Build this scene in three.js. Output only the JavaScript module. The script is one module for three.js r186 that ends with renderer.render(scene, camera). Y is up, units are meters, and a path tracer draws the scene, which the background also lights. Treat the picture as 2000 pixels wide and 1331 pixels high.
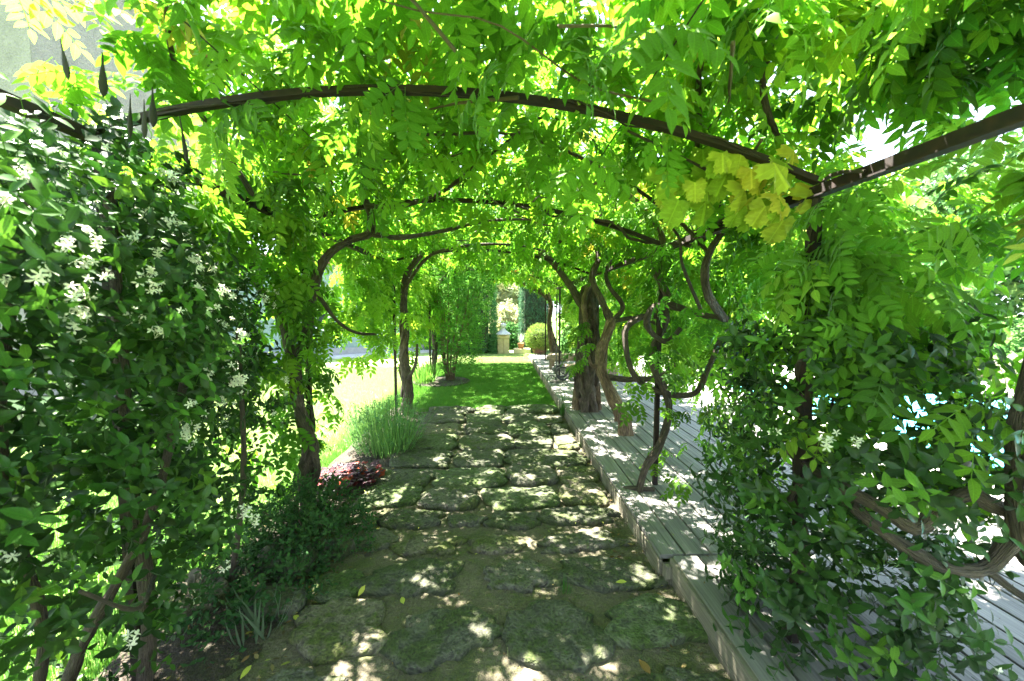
import * as THREE from 'three';
import { mergeGeometries, mergeVertices, toCreasedNormals } from 'three/addons/utils/BufferGeometryUtils.js';
import { RoundedBoxGeometry } from 'three/addons/geometries/RoundedBoxGeometry.js';
import { createNoise3D, createNoise4D } from 'simplex-noise';

// ------------------------------------------------------------------ camera, sky, sun, exposure
const scene = new THREE.Scene();
const camera = new THREE.PerspectiveCamera(79.5, 1024 / 681, 0.05, 400);
camera.position.set(0, 1.6, 0);
camera.rotation.set(-0.0755, -0.0275, 0, 'YXZ');
camera.focus = 4.2; camera.userData.fStop = 3.2;
const SUN = new THREE.Vector3(-0.30, 0.92, -0.25).normalize();
{ // hazy bright summer sky: paler towards the horizon and round the sun, bluer overhead away from it
  const W = 256, H = 128, d = new Float32Array(W * H * 4), v = new THREE.Vector3();
  for (let y = 0; y < H; y++) for (let x = 0; x < W; x++) { const el = ((y + 0.5) / H - 0.5) * Math.PI, az = ((x + 0.5) / W - 0.5) * 2 * Math.PI; v.set(Math.cos(az) * Math.cos(el), Math.sin(el), Math.sin(az) * Math.cos(el));
    const up = Math.max(0, v.y), h = Math.pow(1 - up, 3), c = Math.max(0, v.dot(SUN)), g = 0.5 * Math.pow(c, 8) + 0.25 * Math.pow(c, 2), k = v.y < 0 ? 0.35 : 1, o = (y * W + x) * 4;
    d[o] = k * (0.125 + 0.13 * h + 0.14 * g); d[o + 1] = k * (0.17 + 0.11 * h + 0.14 * g); d[o + 2] = k * (0.235 + 0.07 * h + 0.13 * g); d[o + 3] = 1; }
  const t = new THREE.DataTexture(d, W, H, THREE.RGBAFormat, THREE.FloatType); t.mapping = THREE.EquirectangularReflectionMapping; t.magFilter = THREE.LinearFilter; t.minFilter = THREE.LinearFilter; t.needsUpdate = true; scene.background = scene.environment = t; }
const sun = new THREE.DirectionalLight(new THREE.Color(1, 0.95, 0.87), 4.6);
sun.name = 'sun'; sun.position.copy(SUN).multiplyScalar(40); sun.castShadow = true;
Object.assign(sun.shadow.camera, { left: -18, right: 18, top: 18, bottom: -18, near: 1, far: 120 });
sun.shadow.mapSize.set(4096, 4096);
scene.add(sun, sun.target);
const renderer = new THREE.WebGLRenderer({ antialias: true });
renderer.toneMapping = THREE.LinearToneMapping;
renderer.toneMappingExposure = 19;
renderer.shadowMap.enabled = true;

// ------------------------------------------------------------------ helpers
function RNG(seed) { let s = seed >>> 0; const f = () => { s = (s + 0x6d2b79f5) | 0; let t = Math.imul(s ^ (s >>> 15), 1 | s); t = (t + Math.imul(t ^ (t >>> 7), 61 | t)) ^ t; return ((t ^ (t >>> 14)) >>> 0) / 4294967296; };
  f.r = (a, b) => a + (b - a) * f(); f.g = () => (f() + f() + f() + f() - 2) * 1.0; f.pick = (a) => a[Math.floor(f() * a.length)]; return f; }
const n3 = createNoise3D(RNG(77)), n4 = createNoise4D(RNG(78));
const V = (x, y, z) => new THREE.Vector3(x, y, z);
const C = (r, g, b) => new THREE.Color().setRGB(r, g, b);
const lerp = THREE.MathUtils.lerp, clamp = THREE.MathUtils.clamp, sstep = THREE.MathUtils.smoothstep;
const fbm = (x, y, z, o = 4) => { let a = 0, w = 0.5; for (let i = 0; i < o; i++) { a += w * n3(x, y, z); x *= 2.03; y *= 2.03; z *= 2.03; w *= 0.5; } return a; };
const used = new Map();
function numbered(name) { const k = used.get(name) ?? 0; used.set(name, k + 1); return k ? name + '_' + String(k).padStart(3, '0') : name; }
function mesh(name, geo, mat, parent) { const m = new THREE.Mesh(geo, mat); m.name = name; m.castShadow = m.receiveShadow = true; if (parent) parent.add(m); return m; }
function thing(name, label, category, pos = [0, 0, 0], group) { const o = new THREE.Group(); o.name = numbered(name); o.position.set(...pos); o.userData = { label, category }; if (group) o.userData.group = group; scene.add(o); return o; }
function tag(o, label, category, group) { o.name = numbered(o.name); o.userData.label = label; o.userData.category = category; if (group) o.userData.group = group; scene.add(o); return o; }
function struct(name, geo, mat) { const m = geo ? mesh(numbered(name), geo, mat) : Object.assign(new THREE.Group(), { name: numbered(name) }); m.userData.kind = 'structure'; scene.add(m); return m; }

class GB { // collects triangles
  constructor() { this.p = []; this.u = []; this.i = []; }
  v(x, y, z, u = 0, w = 0) { this.p.push(x, y, z); this.u.push(u, w); return this.p.length / 3 - 1; }
  add(g, m) { const a = g.attributes.position, b = g.attributes.uv, o = this.p.length / 3, t = V(); for (let k = 0; k < a.count; k++) { t.fromBufferAttribute(a, k); if (m) t.applyMatrix4(m); this.p.push(t.x, t.y, t.z); this.u.push(b ? b.getX(k) : 0, b ? b.getY(k) : 0); } const ix = g.index; if (ix) for (let k = 0; k < ix.count; k++) this.i.push(o + ix.getX(k)); else for (let k = 0; k < a.count; k++) this.i.push(o + k); return this; }
  geo() { const g = new THREE.BufferGeometry(); g.setAttribute('position', new THREE.Float32BufferAttribute(this.p, 3)); g.setAttribute('uv', new THREE.Float32BufferAttribute(this.u, 2)); g.setIndex(this.i); g.computeVertexNormals(); return g; }
}
const M4 = (p, q, s = 1) => new THREE.Matrix4().compose(p, q, typeof s === 'number' ? V(s, s, s) : s);
function quatDir(dir, up) { const y = dir.clone().normalize(), z = up.clone().addScaledVector(y, -up.dot(y)); if (z.lengthSq() < 1e-4) z.set(0.3, 0.2, 1).addScaledVector(y, -y.dot(V(0.3, 0.2, 1))); z.normalize(); const x = V().crossVectors(y, z); return new THREE.Quaternion().setFromRotationMatrix(new THREE.Matrix4().makeBasis(x, y, z)); }

// textures
function dataTex(w, h, f, srgb = true, rep = true) { const d = new Uint8Array(w * h * 4); for (let y = 0; y < h; y++) for (let x = 0; x < w; x++) { const c = f(x / w, y / h, x, y), o = (y * w + x) * 4; d[o] = clamp(c[0] * 255, 0, 255); d[o + 1] = clamp(c[1] * 255, 0, 255); d[o + 2] = clamp(c[2] * 255, 0, 255); d[o + 3] = 255; }
  const t = new THREE.DataTexture(d, w, h); t.magFilter = THREE.LinearFilter; t.minFilter = THREE.LinearFilter; t.wrapS = t.wrapT = rep ? THREE.RepeatWrapping : THREE.ClampToEdgeWrapping; if (srgb) t.colorSpace = THREE.SRGBColorSpace; t.needsUpdate = true; return t; }
const toS = (l) => l <= 0.0031308 ? l * 12.92 : 1.055 * Math.pow(l, 1 / 2.4) - 0.055;
const lin = (r, g, b) => [toS(Math.max(0, r)), toS(Math.max(0, g)), toS(Math.max(0, b))];
// noise that tiles over the unit square
const tn = (u, v, s, o = 4, k = 0) => { const a = u * 2 * Math.PI, b = v * 2 * Math.PI; let r = s / (2 * Math.PI), t = 0, w = 0.5; for (let i = 0; i < o; i++) { t += w * n4(Math.cos(a) * r + k, Math.sin(a) * r, Math.cos(b) * r, Math.sin(b) * r + k * 1.7); r *= 2; w *= 0.5; } return t; };
const leafTex = dataTex(64, 128, (u, v) => { const x = Math.abs(u - 0.5) * 2; let k = 0.86 + 0.08 * fbm(u * 6, v * 8, 3, 3); if (x < 0.05) k += 0.14; const s = (v * 9 - x * 1.6) % 1; if (Math.abs(s - 0.5) < 0.07 && x > 0.03) k += 0.07; return [k * 0.98 + 0.01, k, k * 0.9]; });
const barkTex = dataTex(256, 256, (u, v) => { const n = tn(u * 1, v, 5, 4), st = tn((u * 3) % 1, (v * 0.5) % 1, 9, 4, 4), m = tn(u, v, 3, 3, 9); const t = clamp(0.5 + st * 1.1 + n * 0.3, 0, 1); const k = lerp(0.03, 0.16, t); const g = sstep(m, 0.1, 0.5) * 0.25; return lin(k * 1.12, k * (0.86 + g * 0.35), k * (0.62 - g * 0.1)); });
const barkBump = dataTex(256, 256, (u, v) => { const st = tn((u * 3) % 1, (v * 0.5) % 1, 9, 4, 4), n = tn(u, v, 14, 3, 2); const k = 0.5 + st * 0.8 + n * 0.3; return [k, k, k]; }, false);
const rustTex = dataTex(128, 128, (u, v) => { const t = clamp(0.5 + tn(u, v, 8, 4, 3) * 1.2, 0, 1); return lin(lerp(0.02, 0.07, t * t), lerp(0.013, 0.032, t * t), lerp(0.01, 0.017, t * t)); });
const woodTex = dataTex(256, 1024, (u, v) => { const g = fbm(u * 22, v * 1.6, 1, 4) * 0.6 + fbm(u * 70, v * 5, 4, 3) * 0.5, b = fbm(u * 2, v * 3, 8, 3); const k = 0.16 + g * 0.15 + b * 0.08; return lin(k * 0.92, k * 0.88, k * 0.78); });
const woodBump = dataTex(256, 1024, (u, v) => { const g = 0.5 + fbm(u * 22, v * 1.6, 1, 4) * 0.5 + fbm(u * 70, v * 5, 4, 3) * 0.5; return [g, g, g]; }, false);
const stoneTex = dataTex(512, 512, (u, v) => { const a = tn(u, v, 4, 5, 1), b = tn(u, v, 12, 5, 5), c = tn(u, v, 40, 3, 8), sp = tn(u, v, 70, 2, 15); const moss = sstep(a * 0.8 + b * 0.6, -0.15, 0.26); const pit = sstep(b + c * 0.6, -0.35, 0.05); const k = (0.085 + c * 0.05 + sp * 0.03) * (0.5 + 0.5 * pit); const m = 0.75 + c * 0.9 + sp * 0.5; return lin(lerp(k * 1.05, 0.056 * m, moss), lerp(k, 0.072 * m, moss), lerp(k * 0.72, 0.015 * m, moss)); });
const stoneBump = dataTex(512, 512, (u, v) => { const b = tn(u, v, 12, 5, 5), c = tn(u, v, 40, 4, 8), sp = tn(u, v, 70, 2, 15); const k = 0.5 + b * 0.55 + c * 0.4 + sp * 0.18; return [k, k, k]; }, false);
const soilTex = dataTex(512, 512, (u, v) => { const a = tn(u, v, 5, 4, 21), b = tn(u, v, 30, 4, 25), c = tn(u, v, 90, 2, 31); const m = sstep(a + b * 0.35, -0.15, 0.35), k = 0.075 + b * 0.05 + c * 0.06; return lin(lerp(k * 1.2, 0.058 + c * 0.06 + b * 0.03, m), lerp(k * 1.02, 0.062 + c * 0.06 + b * 0.03, m), lerp(k * 0.65, 0.022 + c * 0.015, m)); });
const soilBump = dataTex(512, 512, (u, v) => { const b = tn(u, v, 30, 4, 25), c = tn(u, v, 90, 2, 31); const k = 0.5 + b * 0.5 + c * 0.4; return [k, k, k]; }, false);
const lawnTex = dataTex(512, 512, (u, v) => { const a = tn(u, v, 6, 4, 41), b = tn(u, v, 60, 3, 44); const k = 0.9 + a * 0.5 + b * 0.7; return lin(0.13 * k + 0.012 * a, 0.21 * k, 0.035 * k); });
const stuccoTex = dataTex(256, 256, (u, v) => { const a = tn(u, v, 3, 4, 51), b = tn(u, v, 40, 3, 54); const k = 0.3 + a * 0.08 + b * 0.12; return lin(k, k * 0.97, k * 0.93); });
const stuccoBump = dataTex(256, 256, (u, v) => { const k = 0.5 + tn(u, v, 40, 4, 54) * 0.7; return [k, k, k]; }, false);
const rep = (t, x, y) => { const c = t.clone(); c.repeat.set(x, y); c.needsUpdate = true; return c; };

const std = (o) => new THREE.MeshStandardMaterial({ roughness: 0.95, metalness: 0, ...o });
const leafMat = (o) => new THREE.MeshPhysicalMaterial({ side: THREE.DoubleSide, roughness: 1, metalness: 0, transmission: 0.45, thickness: 0, specularIntensity: 0.25, map: leafTex, ...o });
const MAT = {
  bark: std({ map: barkTex, bumpMap: barkBump, bumpScale: 0.02, color: C(0.72, 0.7, 0.68) }),
  barkPale: std({ map: barkTex, bumpMap: barkBump, bumpScale: 0.02, color: C(1.4, 1.22, 1.0) }),
  twig: std({ color: C(0.075, 0.055, 0.032) }),
  rust: std({ map: rustTex, color: C(0.5, 0.48, 0.46), roughness: 0.85, metalness: 0.1, bumpMap: rustTex, bumpScale: 0.001 }),
  stone: [[1, 1, 1], [0.74, 0.8, 0.7], [1.25, 1.15, 1.05], [0.88, 1.08, 0.75]].map((c) => std({ map: stoneTex, bumpMap: stoneBump, bumpScale: 0.02, color: C(...c) })),
  soil: std({ map: soilTex, bumpMap: soilBump, bumpScale: 0.012 }),
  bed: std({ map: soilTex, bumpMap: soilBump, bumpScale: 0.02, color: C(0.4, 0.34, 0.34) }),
  lawn: std({ map: lawnTex }),
  plank: [1, 0.88, 1.1, 0.95].map((k) => std({ map: woodTex, bumpMap: woodBump, bumpScale: 0.003, color: C(k, k, k * 1.02), roughness: 0.62 })),
  fascia: [1, 0.85, 1.1].map((k) => std({ map: woodTex, bumpMap: woodBump, bumpScale: 0.004, color: C(k * 0.85, k * 0.8, k * 0.62), roughness: 0.8 })),
  wis: leafMat({ color: C(1, 1, 1), transmission: 0.62, clearcoat: 0.15, clearcoatRoughness: 0.45 }),
  jas: leafMat({ color: C(1, 1, 1), transmission: 0.32, clearcoat: 0.4, clearcoatRoughness: 0.32 }),
  small: leafMat({ color: C(1, 1, 1), transmission: 0.35, map: null }),
  petal: leafMat({ color: C(0.72, 0.72, 0.56), transmission: 0.3, map: null }),
};
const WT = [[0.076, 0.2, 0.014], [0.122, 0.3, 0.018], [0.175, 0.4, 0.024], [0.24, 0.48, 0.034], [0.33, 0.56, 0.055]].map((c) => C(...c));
const JT = [[0.016, 0.052, 0.007], [0.026, 0.08, 0.009], [0.042, 0.125, 0.013], [0.1, 0.24, 0.022]].map((c) => C(...c));
const wisTint = WT.map((c) => leafMat({ color: c, transmission: 0.62, clearcoat: 0.15, clearcoatRoughness: 0.45 }));
const jasTint = JT.map((c) => leafMat({ color: c, transmission: 0.32, clearcoat: 0.4, clearcoatRoughness: 0.32 }));

// ------------------------------------------------------------------ leaf shapes
function leaflet(gb, m, L, W, fold, curl, seg = 4, shape = 0.8) {
  const rows = []; const t3 = V();
  for (let k = 0; k <= seg; k++) { const t = k / seg, w = W * 0.5 * Math.pow(Math.sin(Math.PI * Math.pow(clamp(t, 0.0, 1), shape)), 0.85) + (k === 0 ? W * 0.02 : 0), z = -curl * t * t * L, r = [];
    const q = (x, zz, u) => { t3.set(x, t * L, zz).applyMatrix4(m); return gb.v(t3.x, t3.y, t3.z, u, t); };
    if (k === seg) r.push(q(0, z, 0.5)); else r.push(q(-w, z + fold * w, 0.5 - (w / W)), q(0, z, 0.5), q(w, z + fold * w, 0.5 + (w / W))); rows.push(r); }
  for (let k = 0; k < seg; k++) { const a = rows[k], b = rows[k + 1]; if (b.length === 1) gb.i.push(a[0], a[1], b[0], a[1], a[2], b[0]); else for (let j = 0; j < 2; j++) gb.i.push(a[j], a[j + 1], b[j + 1], a[j], b[j + 1], b[j]); }
}
function stick(gb, a, b, r0, r1, n = 4) { const d = V().subVectors(b, a).normalize(), x = V(0.31, 0.8, 0.5).cross(d).normalize(), y = V().crossVectors(d, x), ids = []; for (const [c, r] of [[a, r0], [b, r1]]) for (let k = 0; k < n; k++) { const t = k / n * 2 * Math.PI, p = c.clone().addScaledVector(x, Math.cos(t) * r).addScaledVector(y, Math.sin(t) * r); ids.push(gb.v(p.x, p.y, p.z, 0.5, 0.5)); } for (let k = 0; k < n; k++) { const l = (k + 1) % n; gb.i.push(ids[k], ids[l], ids[n + l], ids[k], ids[n + l], ids[n + k]); } }
function compound(rand, pairs, R, L) { // wisteria leaf: rachis with drooping leaflets
  const gb = new GB(), at = (t) => V(0, R * t * (1 - 0.12 * t), -0.35 * R * t * t);
  for (let k = 0; k < 3; k++) stick(gb, at(k / 3), at((k + 1) / 3), 0.0016, 0.0013, 3);
  for (let k = 0; k <= pairs; k++) { const t = k === pairs ? 1 : lerp(0.22, 0.9, k / (pairs - 1)), p = at(t), l = L * (0.72 + 0.4 * Math.sin(Math.PI * lerp(0.2, 0.85, t)));
    for (const s of k === pairs ? [0] : [-1, 1]) { const yaw = s * rand.r(0.95, 1.3), dir = V(Math.sin(yaw), Math.cos(yaw), -rand.r(0.15, 0.65)).normalize(); const up = V(-s * rand.r(0, 0.3), 0.15, 1);
      leaflet(gb, M4(p, quatDir(dir, up)), l * rand.r(0.85, 1.12), l * rand.r(0.4, 0.5), rand.r(0.1, 0.4), rand.r(0.1, 0.35)); } }
  return gb.geo();
}
const rl = RNG(5);
const WLEAF = [compound(rl, 5, 0.24, 0.078), compound(rl, 5, 0.28, 0.085), compound(rl, 4, 0.2, 0.075)];
const SPRAY_T = [[-0.7, 0.1], [0.15, -0.25], [0.85, 0.15]].map(([a, t], k) => M4(V(0, k * 0.03, 0), quatDir(V(Math.sin(a), Math.cos(a), t).normalize(), V(0, 0.1, 1))));
const WSPRAY = (() => { const gb = new GB(); SPRAY_T.forEach((m, k) => gb.add(WLEAF[k], m)); return gb.geo(); })();
function jasSprig(rand, single) { const gb = new GB(), parts = []; const n = 4; for (let k = 0; k < n; k++) { const y = 0.03 + k * 0.042, rot = k * 1.4; for (const s of [0, Math.PI]) { const a = rot + s, dir = V(Math.cos(a), rand.r(0.25, 0.7), Math.sin(a)); parts.push(M4(V(0, y, 0), quatDir(dir, V(0, 1, 0)), rand.r(0.75, 1.1) * (1.1 - k * 0.1))); } }
  return parts; }
const JLEAF = (() => { const gb = new GB(); leaflet(gb, new THREE.Matrix4(), 0.06, 0.026, 0.25, 0.22, 4, 0.92); return gb.geo(); })();
const JPARTS = jasSprig(RNG(8));
const JSPRIG = (() => { const gb = new GB(); for (const m of JPARTS) gb.add(JLEAF, m); stick(gb, V(0, -0.03, 0), V(0, 0.16, 0), 0.0016, 0.001, 3); return gb.geo(); })();
const FLOWER = (() => { const gb = new GB(); for (let k = 0; k < 5; k++) { const a = k / 5 * 2 * Math.PI; leaflet(gb, M4(V(0, 0.012, 0), quatDir(V(Math.cos(a), 0.18, Math.sin(a)), V(0.5 * Math.sin(a), 1, -0.5 * Math.cos(a)))), 0.021, 0.0085, 0.05, 0.15, 3, 1.3); } stick(gb, V(0, -0.006, 0), V(0, 0.013, 0), 0.001, 0.0018, 4); return gb.geo(); })();
const CLUSTER = (() => { const gb = new GB(), r = RNG(91); for (let k = 0; k < 5; k++) { const d = V(r.g(), Math.abs(r.g()) + 0.4, r.g()).normalize(); gb.add(FLOWER, M4(d.clone().multiplyScalar(0.024), quatDir(d, V(r.g(), 0.2, r.g())), r.r(0.8, 1.15))); stick(gb, V(0, -0.02, 0), d.clone().multiplyScalar(0.022), 0.0008, 0.0008, 3); } return gb.geo(); })();
const TUFT = (() => { const gb = new GB(), r = RNG(3); for (let k = 0; k < 9; k++) { const a = r() * 6.28, d = V(Math.cos(a) * 0.5, 1, Math.sin(a) * 0.5).normalize(); leaflet(gb, M4(V(r.g() * 0.022, 0, r.g() * 0.022), quatDir(d, V(Math.cos(a), 0.2, Math.sin(a)))), r.r(0.03, 0.055), 0.0045, 0, 0.5, 2, 0.5); } return gb.geo(); })();
const SMALL = (() => { const gb = new GB(), r = RNG(13); for (let k = 0; k < 7; k++) { const d = V(r.g(), r.r(0.1, 1), r.g()).normalize(); leaflet(gb, M4(V(r.g() * 0.015, k * 0.012, r.g() * 0.015), quatDir(d, V(r.g(), 1, r.g()))), 0.034, 0.017, 0.2, 0.2, 2, 0.85); } return gb.geo(); })();
const CLUMP = (() => { const gb = new GB(), r = RNG(17); for (let k = 0; k < 14; k++) { const d = V(r.g(), r.g() * 0.6, r.g()).normalize(); leaflet(gb, M4(V(r.g() * 0.1, r.g() * 0.1, r.g() * 0.1), quatDir(d, V(r.g(), 1, r.g()))), 0.11, 0.06, 0.15, 0.2, 2, 0.8); } return gb.geo(); })();

function inst(name, geo, mat, list, parent, stuff = true) { // list of {m, c}
  const im = new THREE.InstancedMesh(geo, mat, list.length); im.name = name; im.castShadow = im.receiveShadow = true;
  list.forEach((e, k) => { im.setMatrixAt(k, e.m); im.setColorAt(k, e.c); }); im.instanceMatrix.needsUpdate = true; if (stuff) im.userData.kind = 'stuff'; if (parent) parent.add(im); return im; }
const jitter = (rand, c, v = 0.24) => { const k = 1 + rand.r(-v, v), y = rand.r(-v, v) * 0.6; return C(c.r * (k + y), c.g * k, c.b * k * (1 - y)); };

// a woody stem along points, ridged and knotted
function stemGeo(pts, r0, r1, seed, { twist = 3, lobes = 3, lob = 0.16, rad = 10, rough = 0.14, step = 0.03 } = {}) {
  const curve = new THREE.CatmullRomCurve3(pts.map((p) => V(...p)), false, 'centripetal'), len = curve.getLength(), n = Math.max(4, Math.min(160, Math.round(len / step))), fr = curve.computeFrenetFrames(n, false), gb = new GB();
  for (let i = 0; i <= n; i++) { const t = i / n, c = curve.getPointAt(t), R = lerp(r0, r1, Math.pow(t, 0.8)), s = t * len;
    for (let j = 0; j <= rad; j++) { const a = j / rad * 2 * Math.PI, k = 1 + lob * Math.cos(lobes * a + twist * s) + rough * n3(Math.cos(a) * 0.9 + seed, Math.sin(a) * 0.9, s * 7) + rough * 0.9 * n3(seed, 5, s * 5), x = Math.cos(a) * R * k, y = Math.sin(a) * R * k;
      gb.v(c.x + fr.normals[i].x * x + fr.binormals[i].x * y, c.y + fr.normals[i].y * x + fr.binormals[i].y * y, c.z + fr.normals[i].z * x + fr.binormals[i].z * y, j / rad, s * 2.2); } }
  const w = rad + 1; for (let i = 0; i < n; i++) for (let j = 0; j < rad; j++) { const a = i * w + j; gb.i.push(a, a + 1, a + w + 1, a, a + w + 1, a + w); }
  const cap = (i, c) => { const o = gb.v(c.x, c.y, c.z, 0.5, 0.5); for (let j = 0; j < rad; j++) i ? gb.i.push(o, i * w + j, i * w + j + 1) : gb.i.push(o, j + 1, j); };
  cap(0, curve.getPointAt(0)); cap(n, curve.getPointAt(1)); return gb.geo();
}
// a bar of rectangular section swept along points
function barGeo(pts, w, h, up = V(0, 1, 0), smooth = true) {
  const P = pts.map((p) => V(...p)), curve = smooth ? new THREE.CatmullRomCurve3(P) : null, n = smooth ? 40 : P.length - 1, gb = new GB(), at = (i) => smooth ? curve.getPointAt(i / n) : P[i]; let s = 0;
  for (let i = 0; i <= n; i++) { const c = at(i), d = V().subVectors(at(Math.min(n, i + 1)), at(Math.max(0, i - 1))).normalize(), x = V().crossVectors(d, up).normalize(), y = V().crossVectors(x, d); if (i) s += c.distanceTo(at(i - 1));
    const q = [[-1, -1], [1, -1], [1, 1], [-1, 1], [-1, -1]]; for (let k = 0; k < 4; k++) for (const e of [k, k + 1]) { const p = c.clone().addScaledVector(x, q[e][0] * w / 2).addScaledVector(y, q[e][1] * h / 2); gb.v(p.x, p.y, p.z, (e - k) * 0.1 + k * 0.2, s * 2); } }
  for (let i = 0; i < n; i++) for (let k = 0; k < 4; k++) { const a = i * 8 + k * 2; gb.i.push(a, a + 1, a + 9, a, a + 9, a + 8); }
  for (const o of [0, n * 8]) gb.i.push(o, o + 2, o + 4, o, o + 4, o + 6); return gb.geo();
}
const rbox = (w, h, d, r = 0.006) => new RoundedBoxGeometry(w, h, d, 2, r);
function uvBox(g, sx = 1, sy = 1, along = 'z') { const p = g.attributes.position, n = g.attributes.normal, uv = new Float32Array(p.count * 2); for (let k = 0; k < p.count; k++) { const x = p.getX(k), y = p.getY(k), z = p.getZ(k); if (along === 'z') { uv[k * 2] = (Math.abs(n.getY(k)) > 0.5 ? x : Math.abs(n.getX(k)) > 0.5 ? y : x + y) * sx; uv[k * 2 + 1] = z * sy; } else if (along === 'y') { uv[k * 2] = (Math.abs(n.getX(k)) > 0.5 ? z : x) * sx; uv[k * 2 + 1] = (Math.abs(n.getY(k)) > 0.5 ? z : y) * sy; } } g.setAttribute('uv', new THREE.BufferAttribute(uv, 2)); return g; }
// a flat-lying irregular boulder; uv in metres
function boulderGeo(hx, hz, h, seed, { rings = 7, seg = 26, flat = 0.5, jag = 0.16, square = 2.6, bury = 0.06 } = {}) {
  const gb = new GB(), r = RNG(seed * 131 + 7), ox = r() * 40, oz = r() * 40; const prof = (t) => t < 0.72 ? 1 - 0.16 * Math.pow(t / 0.72, 2) : (0.84) * Math.sqrt(Math.max(0, 1 - Math.pow((t - 0.72) / 0.28, 2.4)));
  const ring = (t, y, j) => { const a = j / seg * 2 * Math.PI, c = Math.cos(a), s = Math.sin(a), se = Math.pow(Math.pow(Math.abs(c), square) + Math.pow(Math.abs(s), square), -1 / square), k = se * (1 + jag * n3(c * 1.1 + ox, s * 1.1, oz) + jag * 0.5 * n3(c * 3.2, s * 3.2 + ox, oz)) * t; return [c * k * hx, s * k * hz]; };
  const top = gb.v(0, h * (1 + 0.15 * n3(ox, 0, oz)), 0, ox, oz); const rows = [];
  const TS = [0.18, 0.38, 0.56, 0.72, 0.85, 0.945, 1.0, 0.985, 0.9], YS = [1, 0.995, 0.99, 0.975, 0.94, 0.84, 0.56, 0.26, -1]; rings = TS.length;
  for (let i = 0; i < rings; i++) { const row = []; for (let j = 0; j < seg; j++) { const [x, z] = ring(TS[i], 0, j); const bump = (fbm(x * 9 + ox, z * 9, oz, 3) * 0.45 + fbm(x * 3 + ox, z * 3, oz + 5, 2) * 0.5) * flat; const y = i === rings - 1 ? -bury : h * YS[i] * (1 + bump); const ke = 1 + (h - y) / Math.max(0.06, Math.hypot(x, z)); row.push(gb.v(x, y, z, x * ke + ox, z * ke + oz)); } rows.push(row); }
  for (let j = 0; j < seg; j++) { const l = (j + 1) % seg; gb.i.push(top, rows[0][l], rows[0][j]); for (let i = 0; i < rings - 1; i++) gb.i.push(rows[i][j], rows[i][l], rows[i + 1][l], rows[i][j], rows[i + 1][l], rows[i + 1][j]); }
  return gb.geo();
}

// ------------------------------------------------------------------ ground, lawn, path, deck base, pool
const plane = (x0, x1, z0, z1, y, nx, nz, f) => { const g = new THREE.PlaneGeometry(x1 - x0, z1 - z0, nx, nz); g.rotateX(-Math.PI / 2); g.translate((x0 + x1) / 2, y, (z0 + z1) / 2); const p = g.attributes.position, uv = g.attributes.uv; for (let k = 0; k < p.count; k++) { uv.setXY(k, p.getX(k), p.getZ(k)); if (f) p.setY(k, p.getY(k) + f(p.getX(k), p.getZ(k))); } g.computeVertexNormals(); return g; };
struct('ground', plane(-150, 150, -150, 150, -0.06, 1, 1), std({ map: rep(lawnTex, 0.7, 0.7), color: C(0.8, 0.85, 0.8) }));
const sunGlare = (x, z) => sstep(-z + 0.3 * n3(x * 0.8, 5, z * 0.8), 2.6, 4.6) * sstep(-x, 1.7, 2.3); // paints full sun into the left turf colour, green kept near the arbour
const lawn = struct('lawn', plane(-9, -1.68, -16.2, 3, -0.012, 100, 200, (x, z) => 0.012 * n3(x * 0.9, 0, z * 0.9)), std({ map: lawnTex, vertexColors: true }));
{ const p = lawn.geometry.attributes.position, c = new Float32Array(p.count * 3); for (let k = 0; k < p.count; k++) { const d = sunGlare(p.getX(k), p.getZ(k)); c.set([lerp(0.85, 2.3, d), lerp(0.9, 1.85, d), lerp(0.9, 3.6, d)], k * 3); } lawn.geometry.setAttribute('color', new THREE.BufferAttribute(c, 3)); }
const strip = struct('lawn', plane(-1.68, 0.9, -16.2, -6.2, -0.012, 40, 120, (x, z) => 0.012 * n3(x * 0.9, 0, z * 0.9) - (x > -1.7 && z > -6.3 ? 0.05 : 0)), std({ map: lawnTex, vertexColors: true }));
const sunGlareEnd = (z) => sstep(-z, 11.6, 12.6);  // far end of the lawn coloured paler to stand in for direct sun
{ const p = strip.geometry.attributes.position, c = new Float32Array(p.count * 3); for (let k = 0; k < p.count; k++) { const d = sunGlareEnd(p.getZ(k)); c.set([lerp(0.95, 2.3, d), lerp(1.15, 1.85, d), lerp(1, 3.6, d)], k * 3); } strip.geometry.setAttribute('color', new THREE.BufferAttribute(c, 3)); }
struct('path', plane(-1.3, 1.02, -6.45, 2.2, 0.0, 90, 260, (x, z) => 0.014 * fbm(x * 3, 1, z * 3, 3) + 0.006 * n3(x * 22, 2, z * 22) + 0.012), MAT.soil);
struct('planting_bed', plane(-1.72, -1.12, -6.5, 2.2, 0.006, 40, 160, (x, z) => 0.02 * fbm(x * 4, 8, z * 4, 3) + 0.03 * sstep(-x, 1.2, 1.5) + 0.01), MAT.bed);

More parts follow.
